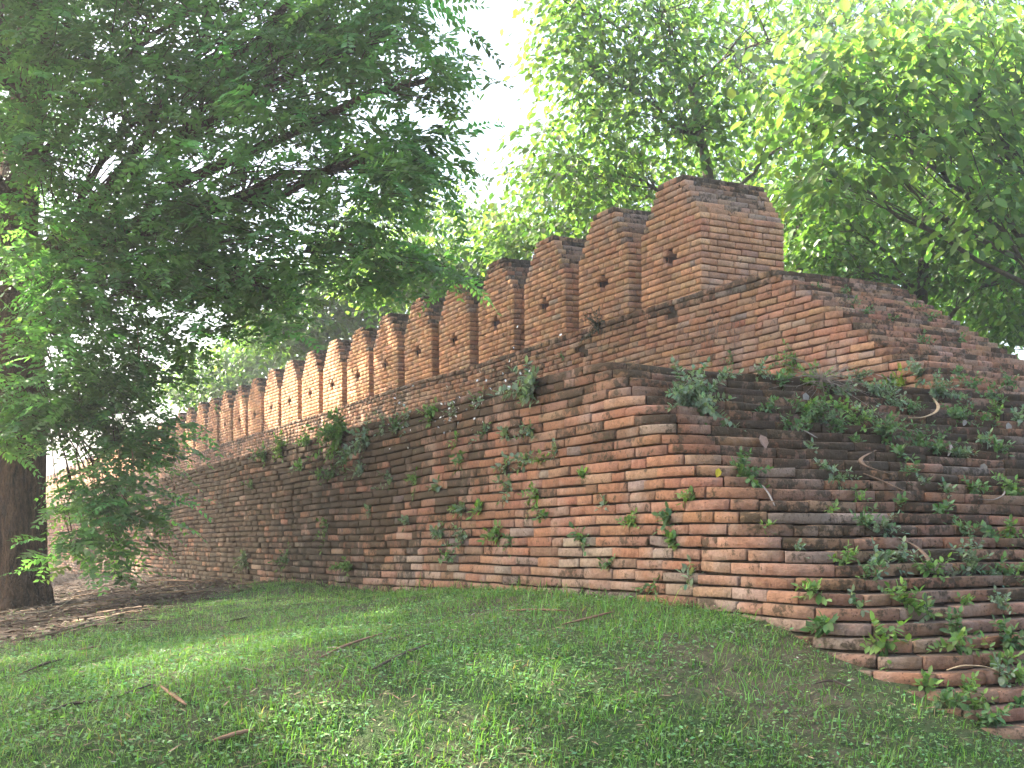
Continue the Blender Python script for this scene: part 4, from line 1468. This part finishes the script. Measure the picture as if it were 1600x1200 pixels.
for (px, py, s), lab in zip(((1334, 479, 14), (1354, 490, 14), (1442, 537, 14), (1500, 535, 18), (1320, 460, 10), (1275, 450, 9), (1390, 500, 12), (1455, 500, 14), (1425, 480, 14), (880, 560, 10)), (
        'small weed high on the sloping end of the upper wall, left of a pair', 'small weed high on the sloping end of the upper wall, right of a pair', 'small weed midway down the sloping end of the upper wall',
        'sizeable weed near the foot of the upper wall slope', 'tiny weed just behind the end merlon on the upper wall end', 'tiny weed on the wall top beside the base of the end merlon',
        'small weed above the middle of the upper wall slope', 'small weed on the skyline of the upper wall slope', 'small weed on the crest of the upper wall end', 'tiny weed low on the upper wall below the third merlon')):
    weed(px, py, s, lab, G3, leaf=0.032, col=DKG, dense=1.3)
# dark fern and moss on the fifth merlon
p = to_world(np.array([4 * MP + MW / 2, -0.25, ZU + MH - 0.01]))
root = thing('fern_tuft', 'dark green tuft of fern and moss on top of the fifth merlon', 'plant', tuple(p))
fbm = B()
n = 420
C = rng.normal(0, 1, (n, 3)) * np.array([0.14, 0.26, 0.03]) + np.array([0, 0, 0.03])
C[:, :2] = C[:, 0:1] * DIR[None] + C[:, 1:2] * NRM[None]
add_leaves(fbm, C, rng.normal(0, 1, (n, 3)) + np.array([0, 0, 0.5]), rng.normal(0, 1, (n, 3)), rng.uniform(0.03, 0.09, n), 0.022, leaf_cols(n, (0.035, 0.07, 0.02), 0.25))
link('leaves', fbm.mesh('leaves'), M_WEED, root)

# ------------------------------------------------------------------ dry pods, fallen leaves, sticks
def strip_on(pix, label, name, cat, w, col, group=None, lift=0.02, flat=0.35, n=14):
    P = []
    for px, py in pix:
        p, kind = hit(px, py)
        P.append(p + (out_normal(p) if kind in ('wall', 'upper') else np.array([0, 0, 1.0])) * lift)
    P = np.array(P)
    s = np.linspace(0, len(P) - 1, n)
    Q = np.array([np.interp(s, np.arange(len(P)), P[:, i]) for i in range(3)]).T
    for _ in range(2):
        Q[1:-1] = (Q[:-2] + 2 * Q[1:-1] + Q[2:]) / 4
    b = B()
    t = np.linspace(0, 1, n)
    tube(b, Q, w * (0.25 + 0.75 * np.sin(math.pi * np.clip(t, 0.04, 0.96)) ** 0.6), 6, (*col, 0), flat)
    c = Q.mean(0)
    return tag(link(name, b.mesh(name, origin=c, smooth=True), M_DRY, loc=c), label, cat, group)


PG = 'dry pods fallen on the wall end'
TAN, GRY, BRN = (0.32, 0.23, 0.13), (0.21, 0.18, 0.15), (0.16, 0.10, 0.06)
for pix, lab, col, w in (
        (((1235, 600), (1250, 589), (1275, 585)), 'pale curved pod lying at the foot of the upper wall above the grey leaf', GRY, 0.012),
        (((1290, 592), (1320, 588), (1340, 587)), 'grey pod lying flat along the top tread of the wall end', GRY, 0.011),
        (((1372, 586), (1390, 592), (1401, 601)), 'short pale pod tip beside the strap-leaved fern', GRY, 0.012),
        (((1417, 656), (1437, 657), (1460, 648), (1465, 638), (1455, 625)), 'tan pod bent double around the upright feathery weed', TAN, 0.013),
        (((1240, 671), (1257, 678), (1274, 688)), 'grey pod slanting out under the wide leafy weed', GRY, 0.011),
        (((1365, 660), (1380, 671), (1392, 680)), 'grey sliver of pod slanting through the broad weed clump', GRY, 0.010),
        (((1365, 707), (1338, 721), (1350, 733), (1392, 746)), 'curled brown pod hooked back on itself in the middle of the wall end', BRN, 0.013),
        (((1345, 743), (1375, 755), (1420, 776)), 'long straight brown pod just below the curled one', BRN, 0.014),
        (((1525, 783), (1550, 785), (1566, 776), (1566, 766)), 'thin hooked pod on the outer treads', GRY, 0.007),
        (((1397, 843), (1427, 856), (1446, 875), (1450, 891)), 'arched brown and tan pod over the lower treads', BRN, 0.013),
        (((1474, 1051), (1499, 1043), (1536, 1045), (1559, 1055)), 'low arching pod on the lowest treads near the grass', TAN, 0.010),
        (((1480, 695), (1484, 704), (1478, 716)), 'short upright grey sliver on the upper treads', GRY, 0.010),
        (((1188, 762), (1198, 775), (1207, 794)), 'thin dry stalk hanging below the dense round weed', GRY, 0.006)):
    strip_on(pix, lab, 'dry_pod', 'seed pod', w, col, PG)
for px, py, lab, col, L in ((1256, 622, 'crumpled pale grey leaf fallen near the top of the wall end', (0.22, 0.20, 0.17), 0.07), (1505, 662, 'small curled grey leaf standing on an upper tread', (0.22, 0.20, 0.18), 0.045),
                            (1572, 668, 'grey leaf lying at the outer end of an upper tread', (0.24, 0.22, 0.19), 0.07), (1185, 690, 'brown heart-shaped leaf caught on the corner of the wall end', (0.27, 0.17, 0.12), 0.085),
                            (1120, 740, 'small yellow leaf stuck at the wall corner', (0.55, 0.42, 0.04), 0.05), (1535, 732, 'flat grey leaf on a middle tread of the wall end', (0.18, 0.16, 0.13), 0.06)):
    p, kind = hit(px, py)
    b = B()
    nn = out_normal(p)
    add_leaves(b, np.zeros((1, 3)), np.array([[rng.uniform(-0.5, 0.5), -0.2, -0.8]]), nn[None] + rng.normal(0, 0.2, (1, 3)), L, L * 0.75, np.array([[*col, 0]]))
    b2 = b
    tag(link('fallen_leaf', b2.mesh('fallen_leaf'), M_DRY, loc=tuple(p + nn * 0.02 + np.array([0, 0, L * 0.3]))), lab, 'leaf', 'single fallen leaves on the wall')
SG = 'sticks lying in the grass'
DK, MB = (0.06, 0.042, 0.03), (0.19, 0.11, 0.065)
for pix, lab, col, w in (
        (((77, 1122), (110, 1107), (160, 1106), (237, 1078)), 'long dark crooked stick lying in the grass below the sunlit patch', DK, 0.011),
        (((252, 1081), (272, 1096), (292, 1111)), 'short reddish broken stick pointing up out of the grass', MB, 0.014),
        (((582, 1055), (624, 1032), (672, 1013)), 'dark straight branch lying in the middle of the lawn', DK, 0.012),
        (((500, 1036), (537, 1017), (597, 997)), 'brown stick lying left of the dark straight branch', MB, 0.011),
        (((789, 961), (837, 959), (886, 961)), 'brown strip of bark lying level near the wall foot', MB, 0.013),
        (((879, 983), (924, 972), (957, 963)), 'brown stick slanting up towards the wall foot', MB, 0.012),
        (((122, 1023), (142, 1017), (162, 1016)), 'short brown strip at the edge of the leaf litter', MB, 0.013),
        (((37, 1058), (75, 1042), (100, 1037)), 'dark stick beside the pale patch under the big tree', DK, 0.011),
        (((0, 971), (25, 961), (82, 961), (115, 936)), 'long pale bent stick in the litter in front of the trunk', (0.36, 0.28, 0.19), 0.012),
        (((100, 985), (150, 975), (195, 962)), 'pale straight stick across the litter', (0.34, 0.25, 0.17), 0.012),
        (((200, 915), (250, 908), (330, 912)), 'brown branch lying in the litter along the wall', MB, 0.014),
        (((350, 977), (372, 973), (390, 968)), 'short dark stick above the sunlit grass', DK, 0.011),
        (((1270, 1077), (1300, 1070), (1337, 1088)), 'dark arched root in the worn soil near the lowest treads', DK, 0.009),
        (((330, 1168), (370, 1156), (395, 1150)), 'flat brown piece of bark in the near grass', MB, 0.016)):
    strip_on(pix, lab, 'stick', 'stick', w * 0.75, col, SG, lift=0.022, flat=0.7, n=10)
# tangle of bare twigs on the wall end, and dry vines on the upper wall
b = B()
p, _ = hit(1290, 612)
for _ in range(60):
    q = rng.normal(0, 0.006, 3)
    e = q + rng.normal(0, 1, 3) * np.array([0.22, 0.12, 0.12])
    tube(b, bend(q, e, 5, 0.02, 0.012), np.linspace(0.0025, 0.001, 5), 3, (0.22, 0.18, 0.14, 0))
tag(link('bare_twigs', b.mesh('bare_twigs'), M_DRY, loc=tuple(p + np.array([-0.05, -0.08, 0.06]))), 'grey tangle of bare twigs near the top of the stepped wall end', 'twigs')
b = B()
p, _ = hit(1120, 520)
for _ in range(16):
    x0 = rng.uniform(-0.5, 0.5)
    q = np.array([-x0 * DIR[0], -x0 * DIR[1], rng.uniform(0.05, 0.2)])
    e = q + np.array([0, 0, -rng.uniform(0.15, 0.45)]) - rng.uniform(-0.25, 0.25) * np.array([*DIR, 0])
    tube(b, bend(q, e, 7, 0, 0.015), np.linspace(0.003, 0.0015, 7), 3, (0.16, 0.12, 0.09, 0))
tag(link('dry_vine', b.mesh('dry_vine'), M_DRY, loc=tuple(p + np.array([*NRM, 0]) * 0.03)), 'thin dry vine stems clinging to the upper wall face below the end merlon', 'vine')

# ------------------------------------------------------------------ thin haze added to the air, matching the glare from the upper left
b = B()
x0, x1, y0, y1, z0, z1 = -1000, 1000, -1000, 1000, -4.0, 13.5
V = [(x, y, z) for z in (z0, z1) for (x, y) in ((x0, y0), (x1, y0), (x1, y1), (x0, y1))]
b.add(V, [np.array([[3, 2, 1, 0], [4, 5, 6, 7], [0, 1, 5, 4], [1, 2, 6, 5], [2, 3, 7, 6], [3, 0, 4, 7]])], (1, 1, 1, 0))
mh = bpy.data.materials.new('glare_haze')
mh.use_nodes = True
nt = mh.node_tree
nt.nodes.remove(nt.nodes['Principled BSDF'])
pv = nt.nodes.new('ShaderNodeVolumePrincipled')
pv.inputs['Color'].default_value = (0.95, 0.97, 1.0, 1)
pv.inputs['Density'].default_value = 0.0032
pv.inputs['Anisotropy'].default_value = 0.68
nt.links.new(pv.outputs[0], nt.nodes['Material Output'].inputs['Volume'])
hz = link('haze', b.mesh('haze'), mh, kind='stuff')
hz['label'] = 'thin haze added to the air to match the bright glare from the upper left'
